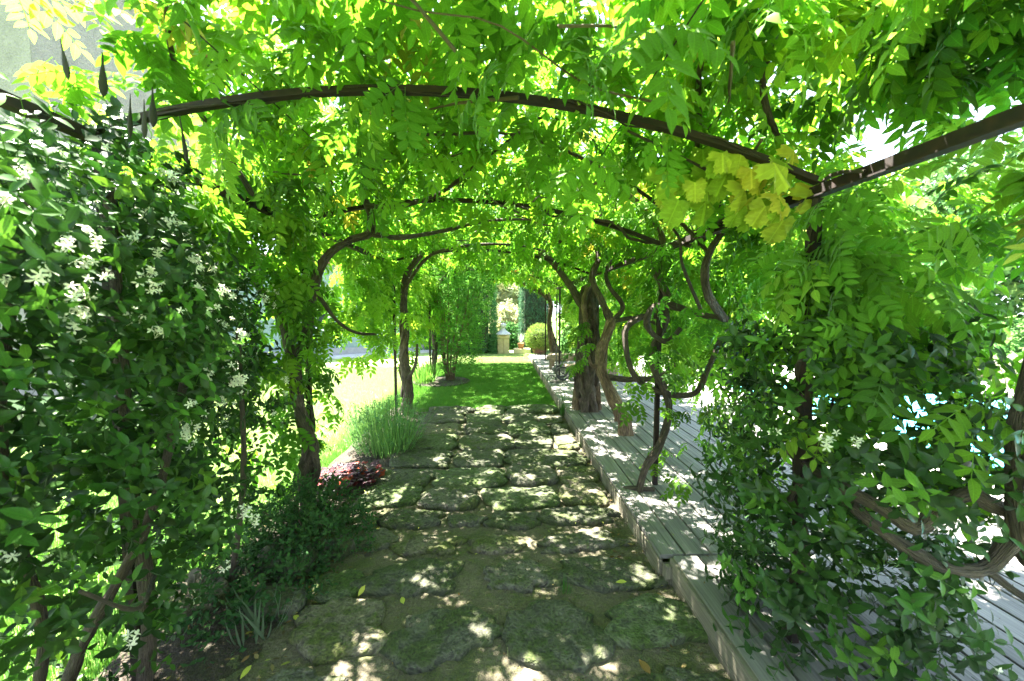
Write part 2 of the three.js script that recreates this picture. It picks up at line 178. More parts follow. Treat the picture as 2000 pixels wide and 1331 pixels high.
const path = struct('stone_path');
{ const r = RNG(44); let k = 0;
  const put = (x, z, hx, hz, h, o) => { const m = mesh(k ? 'stone_' + String(k).padStart(3, '0') : 'stone', boulderGeo(hx, hz, h, ++k, o), MAT.stone[Math.floor(r() * 4)], path); m.position.set(x, 0.005, z); m.rotation.y = r.r(-0.12, 0.12); return m; };
  const near = [[-0.84, -1.58, 0.21, 0.11], [-0.80, -1.94, 0.25, 0.17], [-0.28, -1.89, 0.27, 0.16], [0.28, -1.88, 0.25, 0.18], [0.77, -1.93, 0.25, 0.17], [0.76, -1.56, 0.22, 0.1], [-0.37, -1.5, 0.22, 0.09], [0.12, -1.47, 0.22, 0.1], [-0.93, -2.25, 0.15, 0.12], [-0.51, -2.30, 0.30, 0.15], [0.10, -2.32, 0.22, 0.13], [0.64, -2.33, 0.27, 0.14], [-0.68, -2.99, 0.24, 0.11], [-0.26, -2.96, 0.13, 0.07], [-0.48, -2.66, 0.23, 0.11], [0.11, -2.95, 0.2, 0.1], [0.60, -3.0, 0.28, 0.12], [-0.03, -2.64, 0.2, 0.09], [0.56, -2.66, 0.3, 0.1], [-0.88, -2.72, 0.14, 0.13]];
  near.forEach(([x, z, hx, hz]) => put(x, z, hx * 0.99, hz * 1.02, r.r(0.036, 0.052), { jag: 0.3, flat: 0.6, square: 2.8 }));
  const rows = [[-3.15, -3.52], [-3.54, -3.95], [-3.97, -4.45], [-4.47, -4.98], [-5.0, -5.52], [-5.54, -6.02], [-6.04, -6.5]];
  rows.forEach(([a, b], i) => { let x = -1.12 - r() * 0.08; while (x < 0.86) { let w = r.r(0.42, 0.72); if (0.9 - x - w < 0.25) w = 0.9 - x; put(x + w / 2, (a + b) / 2 + r.r(-0.03, 0.03), w / 2 * 1.0, (a - b) / 2 * 1.02, r.r(0.05, 0.08), { square: 5, jag: 0.16, flat: 0.7 }); x += w + 0.015; } });
  for (let j = 0; j < 5; j++) put(r.r(-0.9, 0.8), 0.6 - j * 0.42, 0.24, 0.16, 0.05, {});
}
// grass
{ const r = RNG(21), list = []; const add = (x, z, s, glare = 0) => { const q = new THREE.Quaternion().setFromAxisAngle(V(0, 1, 0), r() * 6.28); const c = jitter(r, C(lerp(0.115, 0.36, glare), lerp(0.27, 0.44, glare), lerp(0.035, 0.19, glare)), 0.25); list.push({ m: M4(V(x, -0.012, z), q, s), c }); };  // tuft colour pales by this amount to imitate overexposed sunlight
  for (let k = 0; k < 42000; k++) { const z = -6.3 - 8.2 * Math.pow(r(), 1.3); add(r.r(-2.0, 0.9), z, r.r(0.7, 1.2), sunGlareEnd(z)); }
  for (let k = 0; k < 60000; k++) { const x = -1.7 - 5.4 * Math.pow(r(), 1.2); const z = -0.8 - 10.5 * r(); add(x, z, r.r(0.8, 1.5), sunGlare(x, z));  }
  const g = inst('grass', TUFT, MAT.small, list, null); g.userData.label = 'short green lawn grass beside and beyond the stone path'; g.userData.category = 'grass'; scene.add(g); }

// deck
const deck = thing('wooden_deck', 'weathered grey plank deck along the right side of the stone path', 'deck');
{ const r = RNG(9); let k = 0; const pl = (n) => n;
  const cache = new Map();
  const plank = (x, z0, z1, w) => { const L = z0 - z1 - 0.004, key = L.toFixed(2) + w; if (!cache.has(key)) cache.set(key, [0, 1, 2].map((i) => { const g = uvBox(rbox(w - 0.013, 0.028, L, 0.004), 1.3, 0.33); const uv = g.attributes.uv; for (let j = 0; j < uv.count; j++) uv.setXY(j, uv.getX(j) + i * 0.37, uv.getY(j) + i * 0.29); return g; })); const m = mesh('plank', cache.get(key)[k++ % 3], r.pick(MAT.plank), deck); m.position.set(x + w / 2, 0.146 + r.r(-0.0015, 0.0015), (z0 + z1) / 2); };
  for (let i = 0; i < 18; i++) { const x = 0.93 + i * 0.157; let cuts = [-2.285, -6.2 - r() * 1.2, -10 - r() * 0.8, -13.2]; if (i < 1) cuts = [-2.285, -7.2, -13.2]; for (let j = 0; j + 1 < cuts.length; j++) plank(x, cuts[j], cuts[j + 1], 0.157); }
  for (let i = 0; i < 17; i++) plank(1.0 + i * 0.157, 0.9, -2.275, 0.157);
  let z = -2.29; while (z > -13.1) { const L = r.r(0.3, 0.46), m = mesh('fascia_board', uvBox(rbox(0.024, 0.15, L - 0.006, 0.003), 1, 0.5), r.pick(MAT.fascia), deck); m.position.set(0.945, 0.05, z - L / 2); z -= L; }
  const f = mesh('fascia_board', uvBox(rbox(0.04, 0.2, 3.1, 0.006), 1.5, 0.33), MAT.fascia[0], deck); f.position.set(1.004, 0.055, -0.715);
  const e = mesh('corner_post', uvBox(rbox(0.05, 0.15, 0.05, 0.004), 2, 2, 'y'), MAT.fascia[2], deck); e.position.set(0.972, 0.048, -2.25);
}
// pool and terrace on the right
struct('pool_coping', plane(3.78, 4.35, -12, 3, 0.12, 1, 1), std({ map: rep(stuccoTex, 1.5, 1.5), color: C(2.1, 2.05, 1.95) }));
struct('pool_water', plane(4.35, 8.6, -8.2, 3, 0.06, 60, 120, (x, z) => 0.01 * n3(x * 2, 3, z * 2) + 0.004 * n3(x * 6, 9, z * 6)), new THREE.MeshPhysicalMaterial({ color: C(0.12, 0.5, 0.68), roughness: 0.06, ior: 1.33 }));
struct('terrace', plane(8.6, 16, -14, 3, 0.1, 1, 1), std({ map: rep(stuccoTex, 1.2, 1.2), color: C(2.1, 2.05, 1.95) }));
struct('terrace', plane(3.78, 8.6, -14, -8.2, 0.1, 1, 1), std({ map: rep(stuccoTex, 1.2, 1.2), color: C(2.0, 1.95, 1.85) }));
{ const r = RNG(61); const lb = ['largest pale rock of the row beyond the pool', 'rough pale rock second from the near end beyond the pool', 'low wide rock in the middle of the row beyond the pool', 'tall narrow rock in the row beyond the pool', 'small rounded rock at the far end beyond the pool']; [[10.2, -6.3, 0.6, 0.4], [10.5, -7.6, 0.7, 0.5], [10.3, -9, 0.9, 0.35], [10.6, -10.4, 0.5, 0.6], [10.2, -11.5, 0.45, 0.35]].forEach(([x, z, s, h], i) => { const m = mesh('boulder', boulderGeo(s, s * 0.8, h, 300 + i, { flat: 0.9 }), std({ map: stoneTex, bumpMap: stoneBump, bumpScale: 0.03, color: C(2.2, 2.2, 2.6) })); m.position.set(x, 0.1, z); tag(m, lb[i], 'rock', 'pale rocks beyond the pool'); }); }

// ------------------------------------------------------------------ house on the left
const house = thing('house', 'grey blue rendered house with white windows beyond the left lawn', 'house', [-7.59, 0, -12.84]);
{ const wallM = std({ map: rep(stuccoTex, 0.5, 0.5), bumpMap: rep(stuccoBump, 0.5, 0.5), bumpScale: 0.004, color: C(0.6, 0.82, 0.86) }), white = std({ color: C(0.75, 0.75, 0.74), roughness: 0.6 }), dark = std({ color: C(0.02, 0.025, 0.035), roughness: 0.08 }), tile = std({ map: rustTex, color: C(4, 3.6, 3) });
  const ang = Math.atan2(2.3, 3.47), w = new THREE.Group(); w.name = 'wing'; w.rotation.y = ang; house.add(w); // local x runs along the wall to the right, +z faces the lawn
  const box = (name, x0, x1, y0, y1, z0, z1, m, r = 0.005) => { const g = uvBox(rbox(x1 - x0, y1 - y0, z1 - z0, r), 1, 1, 'y'); const o = mesh(name, g, m, w); o.position.set((x0 + x1) / 2, (y0 + y1) / 2, (z0 + z1) / 2); return o; };
  box('wall', -5, 7.2, 0, 3.1, -4, 0, wallM); box('plinth', -5, 7.2, 0.003, 0.28, 0.003, 0.06, std({ map: stuccoTex, color: C(0.9, 0.9, 1) }));
  box('roof', -5.4, 7.6, 3.103, 3.28, -4.4, 0.32, tile);
  for (const [x, y, ww, h] of [[1.35, 0.95, 0.75, 1.25], [3.2, 0.75, 0.75, 1.35], [-2.4, 0.9, 0.9, 1.3]]) { box('window_pane', x, x + ww, y, y + h, 0.003, 0.02, dark); for (const [a, b, c, d] of [[x - 0.07, x, y - 0.07, y + h + 0.07], [x + ww, x + ww + 0.07, y - 0.07, y + h + 0.07], [x, x + ww, y - 0.07, y], [x, x + ww, y + h, y + h + 0.07], [x + ww / 2 - 0.02, x + ww / 2 + 0.02, y, y + h], [x, x + ww / 2 - 0.022, y + h * 0.5, y + h * 0.5 + 0.035], [x + ww / 2 + 0.022, x + ww, y + h * 0.5, y + h * 0.5 + 0.035]]) box('window_frame', a, b, c, d, 0.003, 0.06, white, 0.004); }
  const st = std({ map: rep(stuccoTex, 0.6, 0.6), bumpMap: rep(stuccoBump, 0.6, 0.6), bumpScale: 0.02, color: C(0.6, 0.57, 0.55) });
  const g = uvBox(rbox(6, 8.6, 5, 0.02), 1, 1, 'y'); const tw = mesh('tower_wall', g, st, house); tw.position.set(-3.6, 4.3, 2.6);
  const tr = mesh('tower_roof', rbox(6.6, 0.2, 5.6, 0.02), tile, house); tr.position.set(-3.6, 8.72, 2.6);
}
{ const g = new THREE.Shape([new THREE.Vector2(-12.3, 9.7), new THREE.Vector2(-7.2, 12.1), new THREE.Vector2(-3.7, 14.4), new THREE.Vector2(-1.6, 15.9), new THREE.Vector2(-2.2, 16.6), new THREE.Vector2(-7.6, 12.95), new THREE.Vector2(-12.6, 10.4)]); const e = new THREE.ExtrudeGeometry(g, { depth: 0.05, bevelEnabled: false }); e.rotateX(-Math.PI / 2); struct('pavement', e, std({ map: rep(stuccoTex, 1, 1), color: C(1.5, 1.5, 1.6) })); }

// ------------------------------------------------------------------ pergola
const archY = (x) => 2.43 - 0.12 * (x + 0.38) ** 2;
const HOOPS = [-1.65, -3.25, -5.9, -8.8, -11.6], XL = -1.52, XR = 1.27;
const perg = thing('pergola', 'rusty steel arched pergola carrying the vines over the path', 'pergola');
for (const z of HOOPS) { const pts = []; for (let i = 0; i <= 10; i++) { const x = lerp(XL, XR, i / 10); pts.push([x, archY(x), z]); }
  const a = barGeo(pts, 0.034, 0.006), b = barGeo(pts.map(([x, y, q]) => [x, y + 0.0165, q]), 0.007, 0.026); mesh('hoop', mergeGeometries([a, b]), MAT.rust, perg); }
for (const x of [XL, XR]) { const pts = [[x, archY(x) - 0.03, 1.5], [x, archY(x) - 0.03, -11.7]]; mesh('rail', mergeGeometries([barGeo(pts, 0.007, 0.05, V(0, 1, 0), false), barGeo(pts.map(([a, b, c]) => [a + (x > 0 ? -0.022 : 0.022), b - 0.0285, c]), 0.042, 0.006, V(0, 1, 0), false)]), MAT.rust, perg); }
for (const z of HOOPS) for (const x of [XL, XR]) { const y0 = x > 0 ? 0.16 : 0, y1 = archY(x) - 0.06; mesh('post', mergeGeometries([barGeo([[x, y0, z], [x, y1, z]], 0.034, 0.034, V(0, 0, 1), false)]), MAT.rust, perg); }
mesh('wire', new THREE.TubeGeometry(new THREE.CatmullRomCurve3([V(-0.9, archY(-0.9) + 0.03, 1), V(-0.9, archY(-0.9) + 0.01, -6), V(-0.9, archY(-0.9) + 0.03, -11.6)]), 40, 0.0025, 5), MAT.rust, perg);
mesh('wire', new THREE.TubeGeometry(new THREE.CatmullRomCurve3([V(0.5, archY(0.5) + 0.03, 1), V(0.5, archY(0.5) + 0.01, -6), V(0.5, archY(0.5) + 0.03, -11.6)]), 40, 0.0025, 5), MAT.rust, perg);

// ------------------------------------------------------------------ vines
const vines = {};
function vine(key, name, label, category, pos) { const o = thing(name, label, category, pos); vines[key] = { o, pos: V(...pos), sprays: [], key }; return vines[key]; }
const local = (v, pts) => pts.map(([x, y, z]) => [x - v.pos.x, y - v.pos.y, z - v.pos.z]);
function stem(v, name, pts, r0, r1, seed, o, m = MAT.bark) {
  const lp = local(v, pts), g = [stemGeo(lp, r0, r1, seed, o)];
  if (r0 > 0.022) { const c = new THREE.CatmullRomCurve3(lp.map((p) => V(...p)), false, 'centripetal'), len = c.getLength(), n = Math.max(8, Math.round(len / 0.05)), fr = c.computeFrenetFrames(n, false), rr = RNG(seed + 999); // bark strands and thin stems twisted round the main one
    for (let k = 0; k < (r0 > 0.045 ? 4 : 2); k++) { const a0 = rr() * 6.28, w = rr.r(2.5, 6) * (rr() < 0.5 ? -1 : 1), s0 = rr.r(0, 0.25), s1 = rr.r(0.6, 1), q = []; for (let i = Math.floor(s0 * n); i <= s1 * n; i++) { const t = i / n, R = lerp(r0, r1, Math.pow(t, 0.8)) * (0.95 + 0.18 * n3(k + seed, t * 6, 0)), a = a0 + w * t * len, p = c.getPointAt(t).addScaledVector(fr.normals[i], Math.cos(a) * R).addScaledVector(fr.binormals[i], Math.sin(a) * R); q.push(p.toArray()); } if (q.length > 3) g.push(stemGeo(q, r0 * rr.r(0.22, 0.4), r1 * 0.2, seed + 50 + k, { rad: 6, rough: 0.25 })); } }
  return mesh(name, mergeGeometries(g), m, v.o); }

const L2 = vine('L2', 'wisteria_vine', 'old forked wisteria trunk on the second left post beside the red leaved plant', 'vine', [-1.53, 0, -3.1]);
stem(L2, 'trunk', [[-1.5, 0, -3.15], [-1.53, 0.31, -3.1], [-1.45, 0.53, -3.08], [-1.52, 0.77, -3.12], [-1.55, 1.0, -3.1], [-1.56, 1.24, -3.1]], 0.052, 0.046, 1, { lobes: 2, twist: 9, lob: 0.25 });
stem(L2, 'branch', [[-1.57, 1.2, -3.1], [-1.6, 1.43, -3.1], [-1.68, 1.62, -3.1], [-1.78, 1.8, -3.05], [-1.75, 2.1, -3.0]], 0.038, 0.02, 2);
stem(L2, 'branch', [[-1.54, 1.2, -3.1], [-1.45, 1.43, -3.1], [-1.41, 1.62, -3.1], [-1.36, 1.85, -3.1], [-1.28, 2.0, -3.1], [-1.12, 2.11, -3.1], [-0.97, 2.16, -3.1], [-0.96, 2.29, -3.12], [-1.0, 2.44, -3.1], [-0.93, 2.56, -3.0], [-0.7, 2.6, -2.7]], 0.037, 0.02, 3, { lobes: 2, twist: 12, lob: 0.22 });
stem(L2, 'branch', [[-0.97, 2.16, -3.1], [-0.8, 2.15, -3.2], [-0.5, 2.23, -3.4], [-0.1, 2.34, -3.5], [0.3, 2.4, -3.7]], 0.022, 0.009, 4);
stem(L2, 'branch', [[-0.98, 2.36, -3.1], [-0.75, 2.33, -3.0], [-0.45, 2.38, -2.9], [-0.1, 2.52, -2.6], [0.2, 2.55, -2.1]], 0.018, 0.008, 5);
stem(L2, 'branch', [[-1.38, 1.75, -3.1], [-1.25, 1.5, -3.2], [-1.14, 1.42, -3.25], [-1.0, 1.4, -3.3]], 0.016, 0.01, 6);
stem(L2, 'branch', [[-1.56, 0.9, -3.1], [-1.43, 0.7, -3.0], [-1.36, 0.42, -3.0], [-1.42, 0.3, -3.05], [-1.55, 0.22, -3.12], [-1.6, 0.05, -3.1]], 0.024, 0.018, 7);
stem(L2, 'branch', [[-1.4, 2.25, -2.4], [-1.2, 2.55, -1.6], [-0.7, 2.62, -1.15], [-0.2, 2.6, -1.1]], 0.014, 0.006, 9);

const L3 = vine('L3', 'wisteria_vine', 'upright wisteria trunk on the third left post behind the tall grassy plant', 'vine', [-1.43, 0, -6.15]);
stem(L3, 'trunk', [[-1.43, 0, -6.15], [-1.4, 0.4, -6.1], [-1.45, 0.8, -6.15], [-1.42, 1.2, -6.1], [-1.44, 1.6, -6.1], [-1.35, 2.1, -6.0], [-1.1, 2.4, -5.9]], 0.085, 0.04, 11, { lobes: 3, twist: 5, lob: 0.2 });
stem(L3, 'branch', [[-1.42, 0.5, -6.1], [-1.25, 0.8, -6.0], [-1.2, 1.1, -5.9]], 0.03, 0.015, 12);
stem(L3, 'branch', [[-1.4, 1.9, -6.0], [-0.9, 2.3, -5.4], [-0.4, 2.4, -5.2], [0.2, 2.42, -5.3], [0.7, 2.36, -5.6]], 0.026, 0.012, 13);
const L4 = vine('L4', 'wisteria_vine', 'slender wisteria on the fourth left post by the multi stemmed shrub', 'vine', [-1.52, 0, -9.0]);
stem(L4, 'trunk', [[-1.52, 0, -9.0], [-1.45, 0.7, -9.0], [-1.5, 1.5, -9.0], [-1.3, 2.2, -8.9], [-0.8, 2.45, -8.8]], 0.06, 0.03, 14);

const R2 = vine('R2', 'wisteria_vine', 'dark looping wisteria vine coiled round the near right steel post', 'vine', [1.13, 0.16, -3.15]);
stem(R2, 'trunk', [[1.1, 0.14, -3.13], [1.16, 0.36, -3.15], [1.27, 0.48, -3.2], [1.33, 0.69, -3.2], [1.34, 0.85, -3.2], [1.28, 1.0, -3.17], [1.21, 1.16, -3.2], [1.24, 1.3, -3.28], [1.31, 1.42, -3.3], [1.33, 1.54, -3.26], [1.26, 1.64, -3.18], [1.17, 1.6, -3.16], [1.14, 1.5, -3.17], [1.2, 1.4, -3.17], [1.32, 1.35, -3.19], [1.42, 1.45, -3.2]], 0.03, 0.022, 21, { lobes: 2, twist: 10, lob: 0.2 });
stem(R2, 'branch', [[1.0, 0.14, -3.2], [1.1, 0.17, -3.15], [1.22, 0.17, -3.13]], 0.026, 0.02, 22);
stem(R2, 'branch', [[1.27, 1.66, -3.2], [1.5, 1.57, -3.1], [1.62, 1.54, -2.95], [1.5, 1.56, -2.75], [1.32, 1.71, -2.6], [1.3, 1.84, -2.6], [1.33, 1.97, -2.6], [1.4, 2.08, -2.6], [1.5, 2.21, -2.6], [1.62, 2.27, -2.55]], 0.026, 0.022, 23, { lobes: 2, twist: 8 });
stem(R2, 'branch', [[1.31, 1.7, -3.2], [1.22, 1.95, -3.25], [1.28, 2.15, -3.25], [1.1, 2.38, -3.2], [0.8, 2.5, -3.0]], 0.03, 0.016, 24);
stem(R2, 'branch', [[1.3, 1.55, -3.27], [1.15, 1.54, -3.3], [1.03, 1.45, -3.32], [1.02, 1.3, -3.3], [1.1, 1.05, -3.28], [1.25, 0.95, -3.2], [1.5, 0.95, -3.1], [1.55, 1.15, -3.0], [1.62, 1.4, -2.95]], 0.024, 0.018, 25);
stem(R2, 'branch', [[1.38, 2.05, -2.6], [1.28, 2.2, -2.4], [1.05, 2.3, -2.2], [0.9, 2.42, -1.9], [0.72, 2.52, -1.5], [0.7, 2.62, -1.1]], 0.016, 0.009, 26);
stem(R2, 'branch', [[1.33, 1.95, -2.6], [1.2, 2.15, -2.7], [1.0, 2.25, -2.6], [0.6, 2.4, -2.4], [0.1, 2.5, -2.2], [-0.4, 2.5, -2.2]], 0.014, 0.007, 27);
stem(R2, 'branch', [[1.5, 2.25, -2.5], [1.35, 2.32, -2.0], [1.0, 2.45, -1.6], [0.85, 2.6, -1.3], [0.6, 2.68, -1.2], [0.0, 2.6, -1.3]], 0.016, 0.007, 28);
stem(R2, 'branch', [[1.28, 1.6, -2.6], [1.15, 1.9, -2.6], [1.13, 2.05, -2.6], [1.05, 2.2, -2.7]], 0.012, 0.007, 29);

const R3a = vine('R3a', 'wisteria_vine', 'bare crooked orange brown vine trunk rising from the deck boards', 'vine', [1.44, 0.16, -4.6]);
stem(R3a, 'trunk', [[1.44, 0.12, -4.6], [1.4, 0.38, -4.6], [1.25, 0.67, -4.6], [1.14, 0.92, -4.6], [1.16, 1.17, -4.62], [1.23, 1.38, -4.6], [1.26, 1.5, -4.6]], 0.078, 0.052, 31, { lobes: 3, twist: 6, lob: 0.18 }, MAT.barkPale);
stem(R3a, 'branch', [[1.15, 0.95, -4.6], [1.02, 0.98, -4.55], [0.99, 1.08, -4.53]], 0.03, 0.012, 32, {}, MAT.barkPale);
stem(R3a, 'branch', [[1.14, 0.85, -4.6], [1.45, 0.82, -4.5], [1.75, 0.9, -4.3], [1.9, 1.15, -4.2]], 0.036, 0.024, 33);
stem(R3a, 'branch', [[1.25, 1.47, -4.6], [1.12, 1.74, -4.62], [1.04, 1.97, -4.65], [1.12, 2.2, -4.7], [1.06, 2.38, -4.8], [0.7, 2.42, -5.0]], 0.042, 0.022, 34);
stem(R3a, 'branch', [[1.26, 1.46, -4.6], [1.37, 1.63, -4.58], [1.22, 1.86, -4.6], [1.19, 2.03, -4.65], [1.3, 2.2, -4.6]], 0.03, 0.018, 35);
stem(R3a, 'branch', [[1.26, 1.47, -4.6], [1.6, 1.5, -4.5], [1.85, 1.3, -4.3]], 0.025, 0.014, 36);

const R3 = vine('R3', 'wisteria_vine', 'thick trunk of many twisted stems by the middle right post', 'vine', [1.27, 0.16, -5.8]);
stem(R3, 'trunk', [[1.27, 0.12, -5.8], [1.2, 0.6, -5.8], [1.24, 1.1, -5.82], [1.28, 1.6, -5.8], [1.25, 1.95, -5.8]], 0.12, 0.085, 41, { lobes: 4, twist: 5, lob: 0.25, rad: 16 });
for (let k = 0; k < 6; k++) { const pts = []; for (let i = 0; i <= 9; i++) { const t = i / 9, a = k * 1.05 + t * (k % 2 ? 2.6 : -2.2), R = lerp(0.165, 0.09, t); pts.push([1.25 + Math.cos(a) * R, 0.12 + t * 1.8, -5.8 + Math.sin(a) * R]); } stem(R3, 'stem', pts, 0.052, 0.035, 50 + k, {}, k % 3 ? MAT.bark : MAT.barkPale); }
stem(R3, 'branch', [[1.3, 1.35, -5.75], [1.05, 1.85, -5.85], [0.85, 2.15, -5.95], [0.66, 2.36, -6.0], [0.2, 2.45, -6.0]], 0.062, 0.03, 46, { lobes: 2, lob: 0.2 });
stem(R3, 'branch', [[1.25, 1.2, -5.78], [1.18, 1.45, -5.66], [1.15, 1.75, -5.65], [1.25, 2.0, -5.65], [1.28, 2.1, -5.7]], 0.045, 0.03, 47, {}, MAT.barkPale);
const R5 = vine('R5', 'wisteria_vine', 'pale stemmed wisteria on the farthest right post beside the clipped ball bush', 'vine', [1.5, 0.16, -11.4]);
for (let k = 0; k < 4; k++) stem(R5, k ? 'stem' : 'trunk', [[1.5 + k * 0.1, 0.12, -11.4 + (k % 2) * 0.1], [1.42 + k * 0.04, 0.6, -11.4], [1.36, 1.2, -11.42], [1.38, 1.8, -11.4], [1.2 - k * 0.2, 2.35, -11.3]], 0.07, 0.04, 61 + k, {}, k % 2 ? MAT.bark : MAT.barkPale);

const R1 = vine('R1', 'wisteria_vine', 'thick bent wisteria limb crossing the lower right corner near the deck', 'vine', [1.9, 0.16, -1.0]);
stem(R1, 'trunk', [[2.3, 0.14, -1.15], [2.1, 0.5, -1.2], [1.74, 0.8, -1.25], [1.69, 0.96, -1.25], [1.68, 1.2, -1.25], [1.72, 1.5, -1.25], [1.66, 1.9, -1.2], [1.5, 2.2, -1.1]], 0.03, 0.024, 71);
stem(R1, 'branch', [[1.3, 0.97, -1.8], [1.27, 0.94, -1.55], [1.33, 0.91, -1.36], [1.41, 0.86, -1.3], [1.48, 0.92, -1.3], [1.58, 0.98, -1.3], [1.65, 0.945, -1.3], [1.8, 0.9, -1.3], [2.3, 0.92, -1.25]], 0.018, 0.03, 72, { lob: 0.1 });
stem(R1, 'branch', [[1.36, 0.98, -1.75], [1.3, 0.88, -1.45], [1.36, 0.8, -1.27], [1.47, 0.75, -1.25], [1.6, 0.745, -1.25], [1.68, 0.83, -1.25]], 0.017, 0.024, 73);
stem(R1, 'branch', [[1.6, 0.745, -1.25], [1.68, 0.68, -1.23], [1.8, 0.6, -1.15]], 0.013, 0.01, 74);
// thin stems wound round the steel
const wind = (v, pts, R, turns, r0, seed) => { const c = new THREE.CatmullRomCurve3(pts.map((p) => V(...p))), n = 60, fr = c.computeFrenetFrames(n, false), q = []; for (let i = 0; i <= n; i++) { const t = i / n, a = turns * 6.283 * t + 0.8 * n3(seed, t * 5, 1), k = R * (1 + 0.5 * n3(seed, 3, t * 6)); q.push(c.getPointAt(t).addScaledVector(fr.normals[i], Math.cos(a) * k).addScaledVector(fr.binormals[i], Math.sin(a) * k).toArray()); } stem(v, 'branch', q, r0, r0 * 0.6, seed, { rad: 7 }); };
wind(R1, [[1.27, 0.17, -1.65], [1.27, 1.1, -1.65], [1.27, 2.05, -1.65]], 0.034, 3.5, 0.016, 301);
wind(L2, [-1.5, -1.1, -0.6, -0.1, 0.3].map((x) => [x, archY(x) + 0.01, -1.65]), 0.016, 2.5, 0.0045, 302);
wind(R2, [1.2, 0.9, 0.5, 0.1].map((x) => [x, archY(x) + 0.01, -1.65]), 0.018, 2, 0.005, 303);
wind(R2, [1.25, 0.8, 0.3, -0.2].map((x) => [x, archY(x) + 0.01, -3.25]), 0.03, 2, 0.013, 304);
wind(L2, [[-1.52, 0.1, -3.25], [-1.52, 1.2, -3.25], [-1.52, 2.2, -3.25]], 0.03, 3, 0.012, 305);
wind(R2, [[1.27, 2.06, -2.9], [1.27, 2.07, -2.2], [1.27, 2.07, -1.4]], 0.03, 2, 0.012, 306);
// young bare twigs through the canopy
{ const r = RNG(404); for (let k = 0; k < 34; k++) { const v = [L2, R2, R3, L3][k % 4], x = r.r(-1.3, 1.1), z = k < 20 ? -r.r(0.8, 3.4) : -r.r(3, 9), a = r() * 6.28, L = r.r(0.5, 1.3), y = archY(x) + r.r(-0.12, 0.1), pts = []; for (let i = 0; i < 5; i++) pts.push([x + Math.cos(a) * L * i / 4 + r.g() * 0.05, y + r.g() * 0.04 + 0.03 * i, z + Math.sin(a) * L * i / 4 + r.g() * 0.05]); mesh('twig', stemGeo(local(v, pts), r.r(0.004, 0.009), 0.002, k, { rad: 5, step: 0.08 }), MAT.twig, v.o); } }

// foliage of the arbour: every spray goes to the nearest wisteria
const fwd = V(); camera.updateMatrixWorld(); camera.getWorldDirection(fwd);
const wv = [L2, L3, L4, R2, R3a, R3, R5, R1];
const rs = RNG(2024);
function spray(p, dir, up, s, c, v) { if (!v) { let best = 1e9; for (const w of wv) { if (w === R1) continue; const d = Math.hypot(w.pos.x - p.x, (w.pos.z - p.z) * 1.0); if (d < best) { best = d; v = w; } } } v.sprays.push({ m: M4(p, quatDir(dir, up), s), p, c }); }
// thin places, where the sun comes through onto the path, deck and lawn (x, z on the ground, radius, thinning)
const SH = [-0.326 * 2.4, -0.272 * 2.4];
const THIN = [[0.55, -2.95, 0.5, 0.65], [0.45, -3.5, 0.45, 0.55], [0.75, -4.6, 0.5, 0.85], [0.3, -5.0, 0.45, 0.65], [-0.3, -6.35, 0.38, 0.95], [0.3, -4.1, 0.35, 0.4], [-0.5, -7.2, 0.4, 0.8], [0.1, -8.6, 0.35, 0.7], [-0.6, -8.4, 0.4, 0.9], [0.4, -10.2, 0.3, 0.6], [1.15, -3.0, 0.4, 0.4], [1.15, -4.7, 0.4, 0.5], [-0.5, -12.6, 0.9, 1], [0.5, -12.8, 0.9, 1], [1.1, -7.4, 0.4, 0.5]];
function thin(x, z) { let t = 0; for (const [a, b, R, k] of THIN) { const d = Math.hypot(x - a - SH[0], z - b - SH[1]); t = Math.max(t, k * (1 - sstep(d, R * 0.6, R))); } return t; }
const CELL = 0.2;
for (let gx = -2.0; gx < 2.0; gx += CELL) for (let gz = 1.6; gz > -12.4; gz -= CELL) for (let ly = 0; ly < 7; ly++) {
  const x = gx + rs() * CELL, z = gz - rs() * CELL; if ((ly === 4 && z < -7) || (ly === 4 && z > -1.4) || (ly >= 5 && (z < -3.2 || z > -1.4 || x > 0.3))) continue; if (rs() < Math.max(thin(x, z), 0.05)) continue;
  if (x < -1.3 && z > -2.5 && z < -0.9 && rs() < 0.8) continue; // open to the sky over the jasmine
  const xc = clamp(x, -1.6, 1.4), out = Math.max(0, Math.abs(x + 0.12) - 1.45), low = rs() < (z > -3 ? 0.11 : 0.05) ? rs.r(0.1, z > -3 ? 0.32 : 0.22) : 0, y = archY(xc) - out * 0.45 + 0.16 + ly * 0.085 + rs.g() * 0.04 - low;
  if (z > -0.75 && y < 2.4 && Math.abs(x) < 1.2) continue;
  if (x < -0.95 && z > -1.25 && y < 2.75) continue;
  if (x > 0.75 && x < 1.75 && z > -1.85 && y < 2.5) continue; // the rail on the right stays clear
  const a = rs() * 6.283, dir = V(Math.cos(a), low ? -rs.r(0.5, 1.4) : -rs.r(-0.05, 0.55), Math.sin(a)), up = V(rs.g() * 0.3, 1, rs.g() * 0.3);
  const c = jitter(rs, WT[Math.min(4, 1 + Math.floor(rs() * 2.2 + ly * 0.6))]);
  spray(V(x, y, z), dir, up, rs.r(0.55, 1.0), rs() < 0.03 ? jitter(rs, C(0.45, 0.42, 0.06)) : c, x > 1.15 && z > -1.5 ? R1 : null);
}
